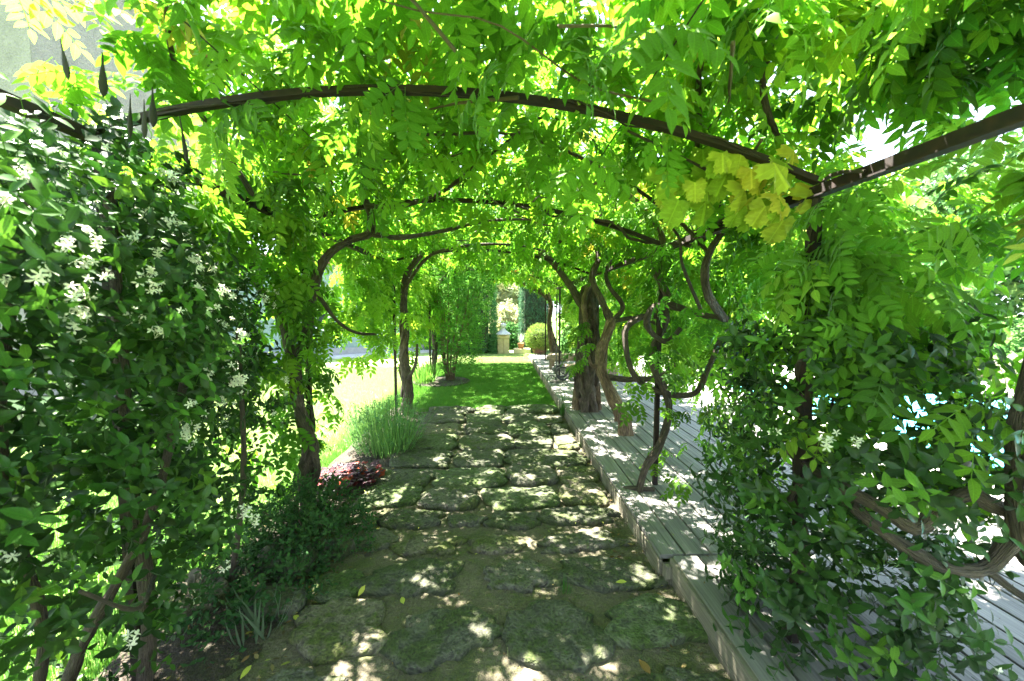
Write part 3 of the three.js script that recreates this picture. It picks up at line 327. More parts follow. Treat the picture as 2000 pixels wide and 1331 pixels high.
// hanging curtains: left between the posts, right over the deck and near right corner
for (let k = 0; k < 520; k++) { const z = -rs.r(4.4, 12.2), x = -1.62 + rs.g() * 0.22, n = n3(z * 0.9, 7, 2); const low = lerp(1.05, 1.6, clamp(0.5 + n, 0, 1)) - (Math.abs(z + 6.1) < 0.9 ? 0.25 : 0); const y = lerp(low, 2.35, Math.pow(rs(), 0.75)); const a = rs() * 6.283; spray(V(x, y, z), V(Math.cos(a), -rs.r(0.3, 1.4), Math.sin(a)), V(rs.g() * 0.5, 1, rs.g() * 0.5), rs.r(0.75, 1.1), jitter(rs, WT[1 + Math.floor(rs() * 4)])); }
for (let k = 0; k < 125; k++) { const t = rs(), z = -3.1 + rs.g() * 0.35, x = -1.58 + rs.g() * 0.22, y = lerp(0.3, 2.3, Math.pow(t, 0.7)); const a = rs() * 6.283; spray(V(x, y, z), V(Math.cos(a), -rs.r(0.2, 1.2), Math.sin(a)), V(rs.g() * 0.5, 1, rs.g() * 0.5), rs.r(0.6, 0.95), jitter(rs, WT[Math.floor(rs() * 4)]), L2); }
for (let k = 0; k < 480; k++) { const z = -rs.r(2.4, 12.5), x = 2.0 + rs.g() * 0.3 - 0.02 * (z + 6), n = n3(z * 0.7, 17, 2), low = 0.75 + 0.35 * n; const y = lerp(low, 2.45, Math.pow(rs(), 0.9)); const a = rs() * 6.283; spray(V(x, y, z), V(Math.cos(a), -rs.r(0.3, 1.6), Math.sin(a)), V(rs.g() * 0.5, 1, rs.g() * 0.5), rs.r(0.75, 1.1), jitter(rs, WT[1 + Math.floor(rs() * 4)])); }
for (let k = 0; k < 62; k++) { const z = -rs.r(0.75, 2.3), x = lerp(1.05, 2.1, Math.pow(rs(), 0.8)) + 0.15, y = lerp(0.85, 1.85, Math.pow(rs(), 0.7)); if (x / -z < 0.72) continue; const a = rs() * 6.283; spray(V(x, y, z), V(Math.cos(a), -rs.r(0.2, 1.2), Math.sin(a)), V(rs.g() * 0.5, 1, rs.g() * 0.5), rs.r(0.75, 1.05), jitter(rs, WT[Math.floor(rs() * 4)]), R1); }
for (let k = 0; k < 100; k++) { const z = -rs.r(0.45, 1.8), x = rs.r(1.35, 2.1), y = rs.r(2.5, 2.85), a = rs() * 6.283; spray(V(x, y, z), V(Math.cos(a), -rs.r(0.1, 1.0), Math.sin(a)), V(rs.g() * 0.4, 1, rs.g() * 0.4), rs.r(0.8, 1.1), jitter(rs, WT[Math.floor(rs() * 2)]), R1); }
for (let k = 0; k < 80; k++) { const z = -rs.r(0.2, 1.9), x = rs.r(1.0, 2.4), y = rs.r(2.65, 3.1), a = rs() * 6.283; spray(V(x, y, z), V(Math.cos(a), -rs.r(-0.1, 0.5), Math.sin(a)), V(rs.g() * 0.3, 1, rs.g() * 0.3), rs.r(0.8, 1.1), jitter(rs, WT[Math.floor(rs() * 2)]), R1); }
for (let k = 0; k < 75; k++) { const z = -rs.r(1.0, 2.4), x = rs.r(0.7, 1.75), y = rs.r(2.52, 2.85), a = rs() * 6.283; spray(V(x, y, z), V(Math.cos(a), -rs.r(-0.1, 0.35), Math.sin(a)), V(rs.g() * 0.3, 1, rs.g() * 0.3), rs.r(0.7, 1.0), jitter(rs, WT[Math.floor(rs() * 4)]), R1); }
for (let k = 0; k < 38; k++) { const y = rs.r(1.4, 1.95), x = rs.r(1.1, 1.7), z = -1.62 + rs.g() * 0.22, a = rs() * 6.283; spray(V(x, y, z), V(Math.cos(a), -rs.r(0.2, 1.2), Math.sin(a)), V(rs.g() * 0.5, 1, rs.g() * 0.5), rs.r(0.6, 0.85), jitter(rs, WT[1 + Math.floor(rs() * 3)]), R1); }
for (let k = 0; k < 70; k++) { const z = -rs.r(1.7, 3.3), x = -1.5 + rs.g() * 0.16, y = rs.r(1.95, 2.42), a = rs() * 6.283; spray(V(x, y, z), V(Math.cos(a), -rs.r(0.2, 1.2), Math.sin(a)), V(rs.g() * 0.5, 1, rs.g() * 0.5), rs.r(0.55, 0.85), jitter(rs, WT[1 + Math.floor(rs() * 3)]), L2); }
for (let k = 0; k < 230; k++) { const z = -rs.r(2.7, 6.2), x = lerp(1.65, 2.4, rs()), y = lerp(0.62 + 0.25 * n3(z, 3, 3), 2.2, rs()), a = rs() * 6.283; spray(V(x, y, z), V(Math.cos(a), -rs.r(0.2, 1.3), Math.sin(a)), V(rs.g() * 0.5, 1, rs.g() * 0.5), rs.r(0.55, 0.9), jitter(rs, WT[1 + Math.floor(rs() * 4)]), z > -4 ? R2 : R3a); }
for (let k = 0; k < 46; k++) { const z = -3.0 + rs.g() * 0.35, x = 1.3 + rs.g() * 0.25, y = lerp(0.35, 2.1, rs()), a = rs() * 6.283; spray(V(x, y, z), V(Math.cos(a), -rs.r(0.2, 1.3), Math.sin(a)), V(rs.g() * 0.5, 1, rs.g() * 0.5), rs.r(0.45, 0.7), jitter(rs, WT[Math.floor(rs() * 3)]), R2); }
for (let k = 0; k < 26; k++) { const x = 1.25 + rs.g() * 0.1, z = -1.5 + rs.g() * 0.06, y = rs.r(1.3, 2.05), a = rs() * 6.283; spray(V(x, y, z), V(Math.cos(a), -rs.r(0.4, 1.4), Math.sin(a)), V(rs.g() * 0.5, 1, rs.g() * 0.5), rs.r(0.5, 0.75), jitter(rs, WT[Math.floor(rs() * 3)]), R1); }
for (let k = 0; k < 26; k++) { const a = rs() * 6.28, y = rs.r(0.5, 2.2); spray(V(1.25 + Math.cos(a) * 0.24, y, -5.8 + Math.sin(a) * 0.24), V(Math.cos(a), -rs.r(0, 0.8), Math.sin(a)), V(rs.g() * 0.4, 1, rs.g() * 0.4), rs.r(0.5, 0.8), jitter(rs, WT[1 + Math.floor(rs() * 2)]), R3); }
for (const v of wv) {
  const inv = (m) => { const c = m.clone(); c.elements[12] -= v.pos.x; c.elements[13] -= v.pos.y; c.elements[14] -= v.pos.z; return c; };
  const near = v.sprays.map((s) => { const d = V().subVectors(s.p, camera.position), f = d.dot(fwd), p = s.p.clone().project(camera); return { s, ok: f > 0.4 && Math.abs(p.x) < 0.98 && Math.abs(p.y) < 0.98, k: f + Math.max(0, s.p.y - archY(clamp(s.p.x, -1.5, 1.3))) * 4 }; });
  near.sort((a, b) => (b.ok - a.ok) || a.k - b.k);
  const nInd = v === L4 || v === R5 ? 40 : 98, pick = new Set(near.slice(0, nInd).filter((e) => e.ok).map((e) => e.s));
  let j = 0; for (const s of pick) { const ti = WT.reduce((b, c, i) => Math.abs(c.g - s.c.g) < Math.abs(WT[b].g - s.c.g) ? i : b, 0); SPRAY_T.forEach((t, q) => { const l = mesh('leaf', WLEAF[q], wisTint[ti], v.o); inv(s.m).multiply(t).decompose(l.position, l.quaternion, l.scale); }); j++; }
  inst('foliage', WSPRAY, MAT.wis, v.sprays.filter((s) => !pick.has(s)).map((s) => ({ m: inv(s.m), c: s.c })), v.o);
}
// seed pods hanging at the upper left
{ const g = (() => { const pr = [[0.0005, 0], [0.006, 0.012], [0.009, 0.03], [0.007, 0.055], [0.003, 0.085], [0.0012, 0.12]].map(([x, y]) => new THREE.Vector2(x, -0.12 + y)); const l = new THREE.LatheGeometry(pr, 8); l.scale(1.2, 1, 0.6); return l; })(), m = std({ color: C(0.014, 0.013, 0.006), roughness: 0.9 });
  [[-1.19, 2.33, -1.2], [-1.1, 2.31, -1.22], [-1.1, 2.24, -1.3], [-1.02, 2.2, -1.25], [-1.05, 2.27, -1.32], [-0.96, 2.18, -1.3]].forEach(([x, y, z], i) => { const o = mesh('seed_pod', g, m, L2.o); o.position.set(x - L2.pos.x, y, z - L2.pos.z); o.scale.setScalar(0.9 + 0.12 * (i % 3)); o.rotation.set(0.15 * Math.sin(i * 3), i, 0.12 * Math.cos(i * 2)); }); }

// grape vine with yellow leaves at the right junction
{ const gv = thing('grape_vine', 'yellowing lobed grape vine leaves hanging where the first hoop meets the right rail', 'vine', [1.0, 2.1, -1.75]);
  const sh = (r) => { const gb = new GB(); const c = gb.v(0, 0, 0, 0.5, 0.1), N = 40, rim = []; for (let k = 0; k <= N; k++) { const a = -2.6 + 5.2 * k / N, lob = 0.62 + 0.38 * Math.pow(Math.abs(Math.cos(a * 1.25)), 0.7), tooth = 1 + 0.07 * (k % 2 ? 1 : -1), R = 0.055 * lob * tooth; const x = Math.sin(a) * R, y = Math.cos(a) * R + 0.02; rim.push(gb.v(x, y, 0.2 * R * Math.sin(a * 5 + r) - 2.2 * R * R * 4, 0.5 + x * 8, 0.3 + y * 5)); } for (let k = 0; k < N; k++) gb.i.push(c, rim[k + 1], rim[k]); return gb.geo(); };
  const gs = [sh(0), sh(1), sh(2)], ms = [[0.75, 0.66, 0.1], [0.6, 0.66, 0.09], [0.34, 0.5, 0.05]].map((c) => leafMat({ color: C(...c), transmission: 0.5 })), r = RNG(73);
  for (let k = 0; k < 44; k++) { const l = mesh('leaf', gs[k % 3], ms[k < 12 ? Math.floor(r() * 2) : r() < 0.2 ? 1 : 2], gv); l.position.set(0.1 + r.g() * 0.2 + (k < 26 ? 0.0 : -0.2), r.g() * 0.15 + (k < 26 ? 0 : 0.1), r.g() * 0.2); l.quaternion.copy(quatDir(V(r.g() * 0.6, -1, r.g() * 0.5), V(r.g() * 0.5, 0.4, 1))); l.scale.setScalar(r.r(0.9, 1.55)); }
  mesh('stem', stemGeo([[0.4, -0.05, -0.6], [0.1, 0.02, -0.1], [-0.2, 0.12, 0.0], [-0.5, 0.2, 0.1]], 0.01, 0.005, 9, { rad: 6 }), MAT.bark, gv); }

// star jasmine walls
function jasmine(name, label, pos, sampler, count, nFlow, seed, stems, nInd = 37, fl = 0.5) {
  const o = thing(name, label, 'climbing shrub', pos), r = RNG(seed), list = [], P = V(...pos);
  for (let k = 0; k < count; k++) { const [p, out] = sampler(r); const dir = out.clone().multiplyScalar(r.r(0.3, 1.2)).add(V(r.g() * 0.7, r.r(-0.5, 0.7), r.g() * 0.7)); const tip = r(); list.push({ p, m: M4(p.clone().sub(P), quatDir(dir, V(r.g(), 1, r.g())), r.r(0.8, 1.25)), c: jitter(r, JT[tip > 0.9 ? 3 : Math.floor(r() * 3)]), d: p.distanceTo(camera.position), pr: p.clone().project(camera) }); }
  const vis = list.filter((e) => Math.abs(e.pr.x) < 0.97 && Math.abs(e.pr.y) < 0.97 && e.pr.z < 1).sort((a, b) => a.d - b.d).slice(0, nInd), pick = new Set(vis);
  for (const e of vis) { const ti = JT.reduce((b, c, i) => Math.abs(c.g - e.c.g) < Math.abs(JT[b].g - e.c.g) ? i : b, 0); for (const t of JPARTS) { const l = mesh('leaf', JLEAF, jasTint[ti], o); e.m.clone().multiply(t).decompose(l.position, l.quaternion, l.scale); } }
  inst('foliage', JSPRIG, MAT.jas, list.filter((e) => !pick.has(e)).map((e) => ({ m: e.m, c: e.c })), o);
  for (let k = 0; k < nFlow; k++) { let p, out; for (let q = 0; q < 60; q++) { [p, out] = sampler(r, true); const pj = p.clone().project(camera); if (Math.abs(pj.x) < 1.02 && Math.abs(pj.y) < 1.02 && (p.y > 1.1 || r() < 0.3 || seed > 900) && (n3(p.x * 2.2 + seed, p.y * 2.2, p.z * 2.2) > -0.05 || (p.y > 1.7 && r() < 0.6))) break; } const f = mesh('flower', r() < fl ? CLUSTER : FLOWER, MAT.petal, o); f.position.copy(p).sub(P); f.quaternion.copy(quatDir(out.clone().add(V(r.g() * 0.5, r.g() * 0.5 + 0.2, r.g() * 0.5)), V(r.g(), 1, r.g()))); f.scale.setScalar(r.r(0.55, 0.92)); }
  stems.forEach((s, i) => mesh('stem', stemGeo(s[0].map(([x, y, z]) => [x - P.x, y - P.y, z - P.z]), s[1], s[1] * 0.6, seed + i, { rad: 8 }), MAT.bark, o));
  return o;
}
const inner = (z) => -1.26 - 0.33 * sstep(-z, 1.3, 2.4) + 0.12 * n3(3, z * 1.4, 0);
jasmine('jasmine_wall', 'large dark jasmine with white star flowers covering the near left post', [-1.5, 0, -1.75],
  (r, fl) => { for (;;) { const z = -r.r(0.75, 2.85), y = Math.pow(r(), 0.85) * lerp(1.82, 2.32, clamp((-z - 0.75) / 1.1, 0, 1)) * (1 - 0.25 * sstep(-z, 2.3, 2.9)), xi = inner(z) + 0.16 * n3(1, y * 1.7, z * 1.7) + (y > 1.9 ? (y - 1.9) * -0.5 : 0) - (y < 0.5 ? (0.5 - y) * 0.5 : 0); if (y < 1.1 && r() < 0.45 * sstep(1.1 - y, 0, 0.6) + (n3(4, y * 2.2, z * 2.2) > 0.15 ? 0.35 : 0)) continue; const dep = fl ? r.r(-0.09, 0.03) : Math.pow(r(), 1.5) * 0.62; return [V(xi - dep, y, z), V(1, y > 2 ? 0.8 : 0.1, 0.5)]; } },
  2300, 300, 811, [[[[-1.5, 0, -1.65], [-1.42, 0.4, -1.6], [-1.5, 0.9, -1.65], [-1.45, 1.5, -1.6], [-1.5, 2.2, -1.65]], 0.03], [[[-1.7, 0, -1.5], [-1.6, 0.3, -1.5], [-1.35, 0.8, -1.55], [-1.3, 1.3, -1.7]], 0.024], [[[-1.5, 0.05, -2.2], [-1.4, 0.7, -2.2], [-1.45, 1.5, -2.3]], 0.018], [[[-1.65, 0, -1.3], [-1.5, 0.5, -1.3], [-1.45, 1.2, -1.2], [-1.4, 2.0, -1.3]], 0.018], [[[-1.3, 0.6, -1.5], [-1.1, 0.7, -1.2], [-1.05, 0.9, -1.0]], 0.008]]);
jasmine('jasmine_shrub', 'bushy jasmine with few white flowers round the near right post on the deck edge', [1.27, 0.16, -1.75],
  (r, fl) => { for (;;) { const t = Math.pow(r(), 0.9), y = 0.03 + t * 1.45, a = r() * 6.283, R = (0.34 + 0.14 * Math.sin(t * 3.0) + 0.14 * n3(Math.cos(a) * 1.5, y * 2, Math.sin(a) * 1.5)) * (fl ? 1.06 : Math.sqrt(r.r(0.25, 1))); const x = 1.47 + Math.cos(a) * R * 0.85, z = -1.75 + Math.sin(a) * R * 1.1; return [V(x, y, z), V(Math.cos(a) * 0.8 - 0.2, 0.1, Math.sin(a) + 0.2)]; } },
  820, 26, 911, [[[[1.3, 0.12, -1.7], [1.33, 0.5, -1.72], [1.28, 1.0, -1.7], [1.3, 1.6, -1.7]], 0.02], [[[1.45, 0.12, -1.8], [1.4, 0.6, -1.8], [1.42, 1.2, -1.82], [1.36, 1.62, -1.75]], 0.014], [[[1.35, 0.9, -1.7], [1.33, 1.45, -1.7], [1.38, 1.53, -1.7], [1.43, 1.47, -1.7], [1.44, 1.1, -1.72]], 0.009]], 37, 0.35);

// ------------------------------------------------------------------ planting beside the path
function blades(name, label, category, pos, n, L, spread, w, cols, seed, lean = 0.5) { const o = thing(name, label, category, pos), r = RNG(seed), gs = cols.map(() => new GB()); for (let k = 0; k < n; k++) { const a = r() * 6.28, R = Math.sqrt(r()) * spread, d = V(Math.cos(a) * r() * lean, 1, Math.sin(a) * r() * lean).normalize(); leaflet(gs[k % cols.length], M4(V(Math.cos(a) * R, 0, Math.sin(a) * R), quatDir(d, V(Math.cos(a), 0.3, Math.sin(a)))), L * r.r(0.55, 1.1), w, 0.1, r.r(0.05, 0.45), 4, 0.6); } gs.forEach((g, i) => { const m = mesh('foliage', g.geo(), leafMat({ color: C(...cols[i]), map: null }), o); m.userData.kind = 'stuff'; }); return o; }
const lav = blades('lavender', 'tall airy green lavender like clump at the left edge of the path', 'plant', [-1.3, 0, -4.55], 620, 0.62, 0.3, 0.007, [[0.1, 0.21, 0.06], [0.14, 0.3, 0.07], [0.2, 0.36, 0.08]], 31, 1.0);
{ const r = RNG(33), list = []; for (let k = 0; k < 420; k++) { const a = r() * 6.28, R = Math.sqrt(r()) * 0.42, y = r.r(0.12, 0.62) * (1 - R * 0.5); list.push({ m: M4(V(Math.cos(a) * R, y, Math.sin(a) * R), quatDir(V(Math.cos(a) * 0.6, 1, Math.sin(a) * 0.6), V(r.g(), 0.3, r.g())), r.r(0.6, 1)), c: jitter(r, C(0.1, 0.22, 0.07)) }); } inst('sprigs', SMALL, MAT.small, list, lav); }
blades('strappy_plant', 'clump of arching strap leaves beside the multi stemmed shrub', 'plant', [-1.62, 0, -8.7], 120, 0.6, 0.18, 0.022, [[0.09, 0.22, 0.03], [0.14, 0.3, 0.04]], 35, 0.9);
blades('iris_clump', 'sparse pale strap leaves in the dark bed at lower left', 'plant', [-1.22, 0, -1.95], 26, 0.22, 0.1, 0.014, [[0.09, 0.13, 0.07]], 36, 1.1);
blades('grass_clump', 'small upright grass tuft at the deck edge by the end of the stones', 'plant', [0.9, 0.02, -5.9], 24, 0.4, 0.04, 0.012, [[0.05, 0.14, 0.02]], 37, 0.3);
blades('grass_tuft', 'tiny grass tuft growing between the near path stones', 'plant', [0.36, 0.01, -2.18], 40, 0.09, 0.03, 0.003, [[0.05, 0.14, 0.02]], 38, 0.8);
{ const o = thing('heuchera', 'low plant with dark red and purple lobed leaves at the path edge', 'plant', [-1.4, 0, -3.62]), r = RNG(51); const gb = new GB(), c = gb.v(0, 0, 0.008, 0.5, 0.1), N = 18, rim = []; for (let k = 0; k <= N; k++) { const a = -2.8 + 5.6 * k / N, R = 0.045 * (0.86 + 0.14 * Math.cos(a * 5)); rim.push(gb.v(Math.sin(a) * R, Math.cos(a) * R + 0.012, 0.006 * Math.sin(a * 5), 0.5, 0.5)); } for (let k = 0; k < N; k++) gb.i.push(c, rim[k + 1], rim[k]); const g = gb.geo(), ms = [[0.03, 0.012, 0.02], [0.05, 0.015, 0.022], [0.2, 0.02, 0.02], [0.3, 0.05, 0.02]].map((q) => leafMat({ color: C(...q), map: null, clearcoat: 0.35, clearcoatRoughness: 0.35, transmission: 0.35 }));
  for (let k = 0; k < 150; k++) { const a = r() * 6.28, R = Math.sqrt(r()) * 0.3, l = mesh('leaf', g, ms[k % 9 === 0 ? 2 : k % 17 === 0 ? 3 : k % 2], o); l.position.set(Math.cos(a) * R, 0.04 + r() * 0.16 * (1 - R), Math.sin(a) * R * 0.8); l.quaternion.copy(quatDir(V(Math.cos(a), r.r(-0.3, 0.5), Math.sin(a)), V(r.g() * 0.4, 1, r.g() * 0.4))); l.scale.setScalar(r.r(0.7, 1.25)); } }
function bush(name, label, pos, sampler, n, col, seed, geo = SMALL, sc = [0.8, 1.3], cat = 'shrub', mat = MAT.small) { const o = thing(name, label, cat, pos), r = RNG(seed), list = []; for (let k = 0; k < n; k++) { const p = sampler(r), d = p.clone().normalize(); list.push({ m: M4(p, quatDir(d.add(V(r.g() * 0.8, r.g() * 0.8, r.g() * 0.8)), V(r.g(), 1, r.g())), r.r(...sc)), c: jitter(r, C(...col), 0.22) }); } inst('foliage', geo, mat, list, o); return o; }
const dome = (rx, ry, rz, cy = 0) => (r) => { const a = r() * 6.28, e = Math.asin(r()), R = Math.pow(r(), 0.3) * (1 + 0.18 * n3(Math.cos(a) * 2, e * 2, Math.sin(a) * 2)); return V(Math.cos(a) * Math.cos(e) * R * rx, cy + Math.sin(e) * R * ry, Math.sin(a) * Math.cos(e) * R * rz); };
const b1 = bush('low_shrub', 'low dark green shrub spreading at the foot of the second left post', [-1.32, 0, -2.72], dome(0.42, 0.4, 0.4), 900, [0.035, 0.09, 0.022], 71, SMALL, [0.7, 1.1]);
for (let k = 0; k < 5; k++) mesh('stem', stemGeo([[0, 0, 0], [0.1 * Math.cos(k * 1.3), 0.15, 0.1 * Math.sin(k * 1.3)], [0.25 * Math.cos(k * 1.3), 0.3, 0.25 * Math.sin(k * 1.3)]], 0.008, 0.004, k, { rad: 5 }), MAT.twig, b1);
bush('ground_cover_plant', 'small leafy groundcover under the jasmine at lower left', [-1.35, 0, -2.2], dome(0.35, 0.22, 0.4), 330, [0.03, 0.08, 0.02], 72, SMALL, [0.8, 1.2]);
{ const lb = ['dark mossy rock in the bed under the jasmine', 'small dark rock beside the low green shrub', 'pale pitted rock behind the jasmine stems', 'flat dark rock at the bed edge near the first stones']; [[-1.3, -2.45, 0.16, 0.12], [-1.1, -2.62, 0.14, 0.1], [-1.62, -2.1, 0.15, 0.13], [-1.18, -2.1, 0.13, 0.07]].forEach(([x, z, s, h], i) => { const m = mesh('rock', boulderGeo(s, s * 0.8, h, 400 + i, { flat: 0.9 }), i === 2 ? MAT.stone[2] : MAT.stone[1]); m.position.set(x, 0.02, z); tag(m, lb[i], 'rock', 'rocks edging the left bed'); }); }
// fallen leaves
{ const g = (() => { const gb = new GB(); leaflet(gb, new THREE.Matrix4(), 0.06, 0.026, 0.15, 0.12, 4, 0.85); gb.geo(); const q = gb.geo(); q.rotateX(-Math.PI / 2); return q; })(), yel = leafMat({ color: C(0.5, 0.52, 0.1), transmission: 0.3 }), brn = leafMat({ color: C(0.22, 0.13, 0.05), transmission: 0.2 });
  const L = [[-0.52, -2.08, 0.4, yel, 'yellow fallen leaf between the large stones left of the path middle'], [-0.42, -1.86, 1.9, yel, 'bright yellow fallen leaf lying on soil beside a big near stone'], [-0.75, -2.17, 2.6, yel, 'yellow leaf standing at the top edge of the left near stone'], [-1.02, -1.98, 0.9, yel, 'pale yellow fallen leaf on the dark bed edge'], [-1.1, -1.72, 2.9, yel, 'yellow green fallen leaf in the dark soil at lower left'], [0.92, -2.22, 1.2, yel, 'yellow fallen leaf against the deck corner post'], [0.7, -2.16, 1.5, yel, 'yellow fallen leaf on the flat stone near the deck'], [0.62, -1.58, 0.3, brn, 'brown curled leaf on the stone at lower right']];
  L.forEach(([x, z, a, m, lb], i) => { const o = mesh('fallen_leaf', g, m); o.position.set(x, i === 6 || i === 7 || i === 2 ? 0.085 : 0.04, z); o.rotation.set(i === 2 ? 0.9 : 0.1, a, 0.12); o.scale.setScalar(i === 7 ? 1.3 : 1); tag(o, lb, 'leaf', 'single fallen leaves on the path and bed'); });
  const r = RNG(88), list = []; for (let k = 0; k < 1450; k++) { const b = k < 430, dk = k > 1290, ed = k > 1000 && !dk, x = b ? r.r(-1.95, -1.0) : dk ? r.r(0.98, 2.6) : ed ? (r() < 0.5 ? r.r(-1.1, -0.85) : r.r(0.72, 0.93)) : r.r(-1.05, 0.92), z = b ? -r.r(1.2, 4) : -r.r(1.3, 6.3); list.push({ m: M4(V(x, b ? 0.045 : dk ? 0.168 : 0.03, z), new THREE.Quaternion().setFromEuler(new THREE.Euler(r.g() * 0.4, r() * 6.28, r.g() * 0.4)), r.r(0.35, 0.9) * (b || ed ? 0.8 : 0.4)), c: jitter(r, r.pick([C(0.16, 0.1, 0.05), C(0.1, 0.065, 0.035), C(0.25, 0.19, 0.1), C(0.3, 0.3, 0.08)])) }); }
  const s = inst('leaf_litter', g, leafMat({ color: C(1, 1, 1), transmission: 0.2 }), list, null); s.userData.label = 'dried brown leaf litter scattered over the bed and path'; s.userData.category = 'leaf litter'; scene.add(s); }
// multi-stemmed shrub in its edged bed
{ struct('shrub_bed', (() => { const g = new THREE.CylinderGeometry(0.62, 0.66, 0.05, 40, 1); g.translate(-1.3, 0.012, -8.95); return g; })(), MAT.bed);
  const o = thing('multi_stem_shrub', 'tall shrub of many upright brown stems in a round bed on the lawn', 'shrub', [-1.13, 0, -9.1]), r = RNG(95);
  for (let k = 0; k < 13; k++) { const a = k * 2.4, s = r.r(0.2, 0.5); mesh('stem', stemGeo([[Math.cos(a) * 0.07, 0, Math.sin(a) * 0.07], [Math.cos(a) * s * 0.4, 0.6, Math.sin(a) * s * 0.4], [Math.cos(a) * s * 0.75 + 0.1, 1.3, Math.sin(a) * s * 0.7], [Math.cos(a) * s * 1.1 + 0.15, 2.1, Math.sin(a) * s]], 0.022, 0.008, 600 + k, { rad: 6, step: 0.1 }), MAT.barkPale, o); }
  const list = []; for (let k = 0; k < 3000; k++) { const y = 0.2 + Math.pow(r(), 0.7) * 2.4, R = (0.42 + 0.35 * y / 2.2) * Math.sqrt(r()), a = r() * 6.28; list.push({ m: M4(V(Math.cos(a) * R + 0.15 + y * 0.05, y, Math.sin(a) * R), quatDir(V(r.g(), r.g() + 0.2, r.g()), V(r.g(), 1, r.g())), r.r(0.9, 1.7)), c: jitter(r, C(0.1, 0.26, 0.035), 0.3) }); } inst('foliage', SMALL, MAT.small, list, o); }

// ------------------------------------------------------------------ garden end: hedges, pillar, pots
const boxy = (w, h, d) => (r) => { const f = Math.floor(r() * 6), q = [r.r(-1, 1), r(), r.r(-1, 1)], e = 1 - Math.pow(r(), 2) * 0.25; if (f < 2) q[0] = f ? e : -e; else if (f < 4) q[2] = f === 2 ? e : -e; else q[1] = f === 4 ? e : q[1]; return V(q[0] * w / 2 * (1 + 0.05 * n3(q[1] * 4, q[2] * 4, 1)), q[1] * h, q[2] * d / 2 * (1 + 0.05 * n3(q[1] * 4, q[0] * 4, 3))); };
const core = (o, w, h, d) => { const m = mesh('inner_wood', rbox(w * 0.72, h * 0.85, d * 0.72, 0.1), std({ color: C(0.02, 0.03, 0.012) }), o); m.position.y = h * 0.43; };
core(bush('hedge_column', 'tall clipped dark green hedge left of the stone pillar', [-1.1, 0, -15.2], boxy(1.75, 3.1, 1.4), 5200, [0.06, 0.16, 0.045], 101, SMALL, [1.2, 2], 'hedge'), 1.75, 3.1, 1.4);
core(bush('hedge_column', 'tall clipped grey green cypress hedge right of the stone pillar', [1.35, 0, -16.2], boxy(1.15, 3.1, 1.1), 4200, [0.05, 0.12, 0.055], 102, SMALL, [1.1, 1.8], 'hedge'), 1.15, 3.1, 1.1);
core(bush('low_hedge', 'low clipped hedge at the foot of the tall left hedge', [-0.35, 0, -15.6], boxy(0.9, 0.6, 0.7), 1500, [0.04, 0.11, 0.04], 103, SMALL, [1, 1.5], 'hedge'), 0.9, 0.6, 0.7);
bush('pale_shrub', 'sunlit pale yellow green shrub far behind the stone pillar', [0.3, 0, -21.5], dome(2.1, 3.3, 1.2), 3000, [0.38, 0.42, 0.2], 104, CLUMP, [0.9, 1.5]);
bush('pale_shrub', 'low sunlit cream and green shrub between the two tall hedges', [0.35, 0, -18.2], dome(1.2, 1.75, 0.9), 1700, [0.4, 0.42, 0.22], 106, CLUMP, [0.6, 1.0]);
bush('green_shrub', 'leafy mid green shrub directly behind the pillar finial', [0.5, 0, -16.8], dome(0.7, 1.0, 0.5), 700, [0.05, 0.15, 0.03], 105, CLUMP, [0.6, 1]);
{ const o = thing('stone_pillar', 'square yellow stone pillar with grey finial at the end of the lawn', 'pillar', [0.09, 0, -14.95]), lime = std({ map: rep(stuccoTex, 2, 2), bumpMap: rep(stuccoBump, 2, 2), bumpScale: 0.01, color: C(1.35, 1.1, 0.62) }), grey = std({ map: rep(stuccoTex, 2, 2), color: C(1.3, 1.3, 1.35) });
  for (const s of [-1, 1]) { const m = mesh('shaft', uvBox(rbox(0.205, 0.56, 0.42, 0.015), 1, 1, 'y'), lime, o); m.position.set(s * 0.108, 0.28, 0); } const b = mesh('shaft', rbox(0.3, 0.54, 0.3, 0.01), lime, o); b.position.set(0, 0.275, -0.02);
  const c = mesh('cap', uvBox(rbox(0.46, 0.12, 0.46, 0.015), 1, 1, 'y'), lime, o); c.position.y = 0.622;
  const pts = [[0.001, 0.0], [0.29, 0.0], [0.28, 0.03], [0.17, 0.11], [0.1, 0.17], [0.07, 0.22], [0.065, 0.26], [0.1, 0.285], [0.115, 0.33], [0.105, 0.38], [0.07, 0.42], [0.001, 0.43]].map(([x, y]) => new THREE.Vector2(x, y)); const f = mesh('finial', new THREE.LatheGeometry(pts, 24), grey, o); f.position.y = 0.684; }
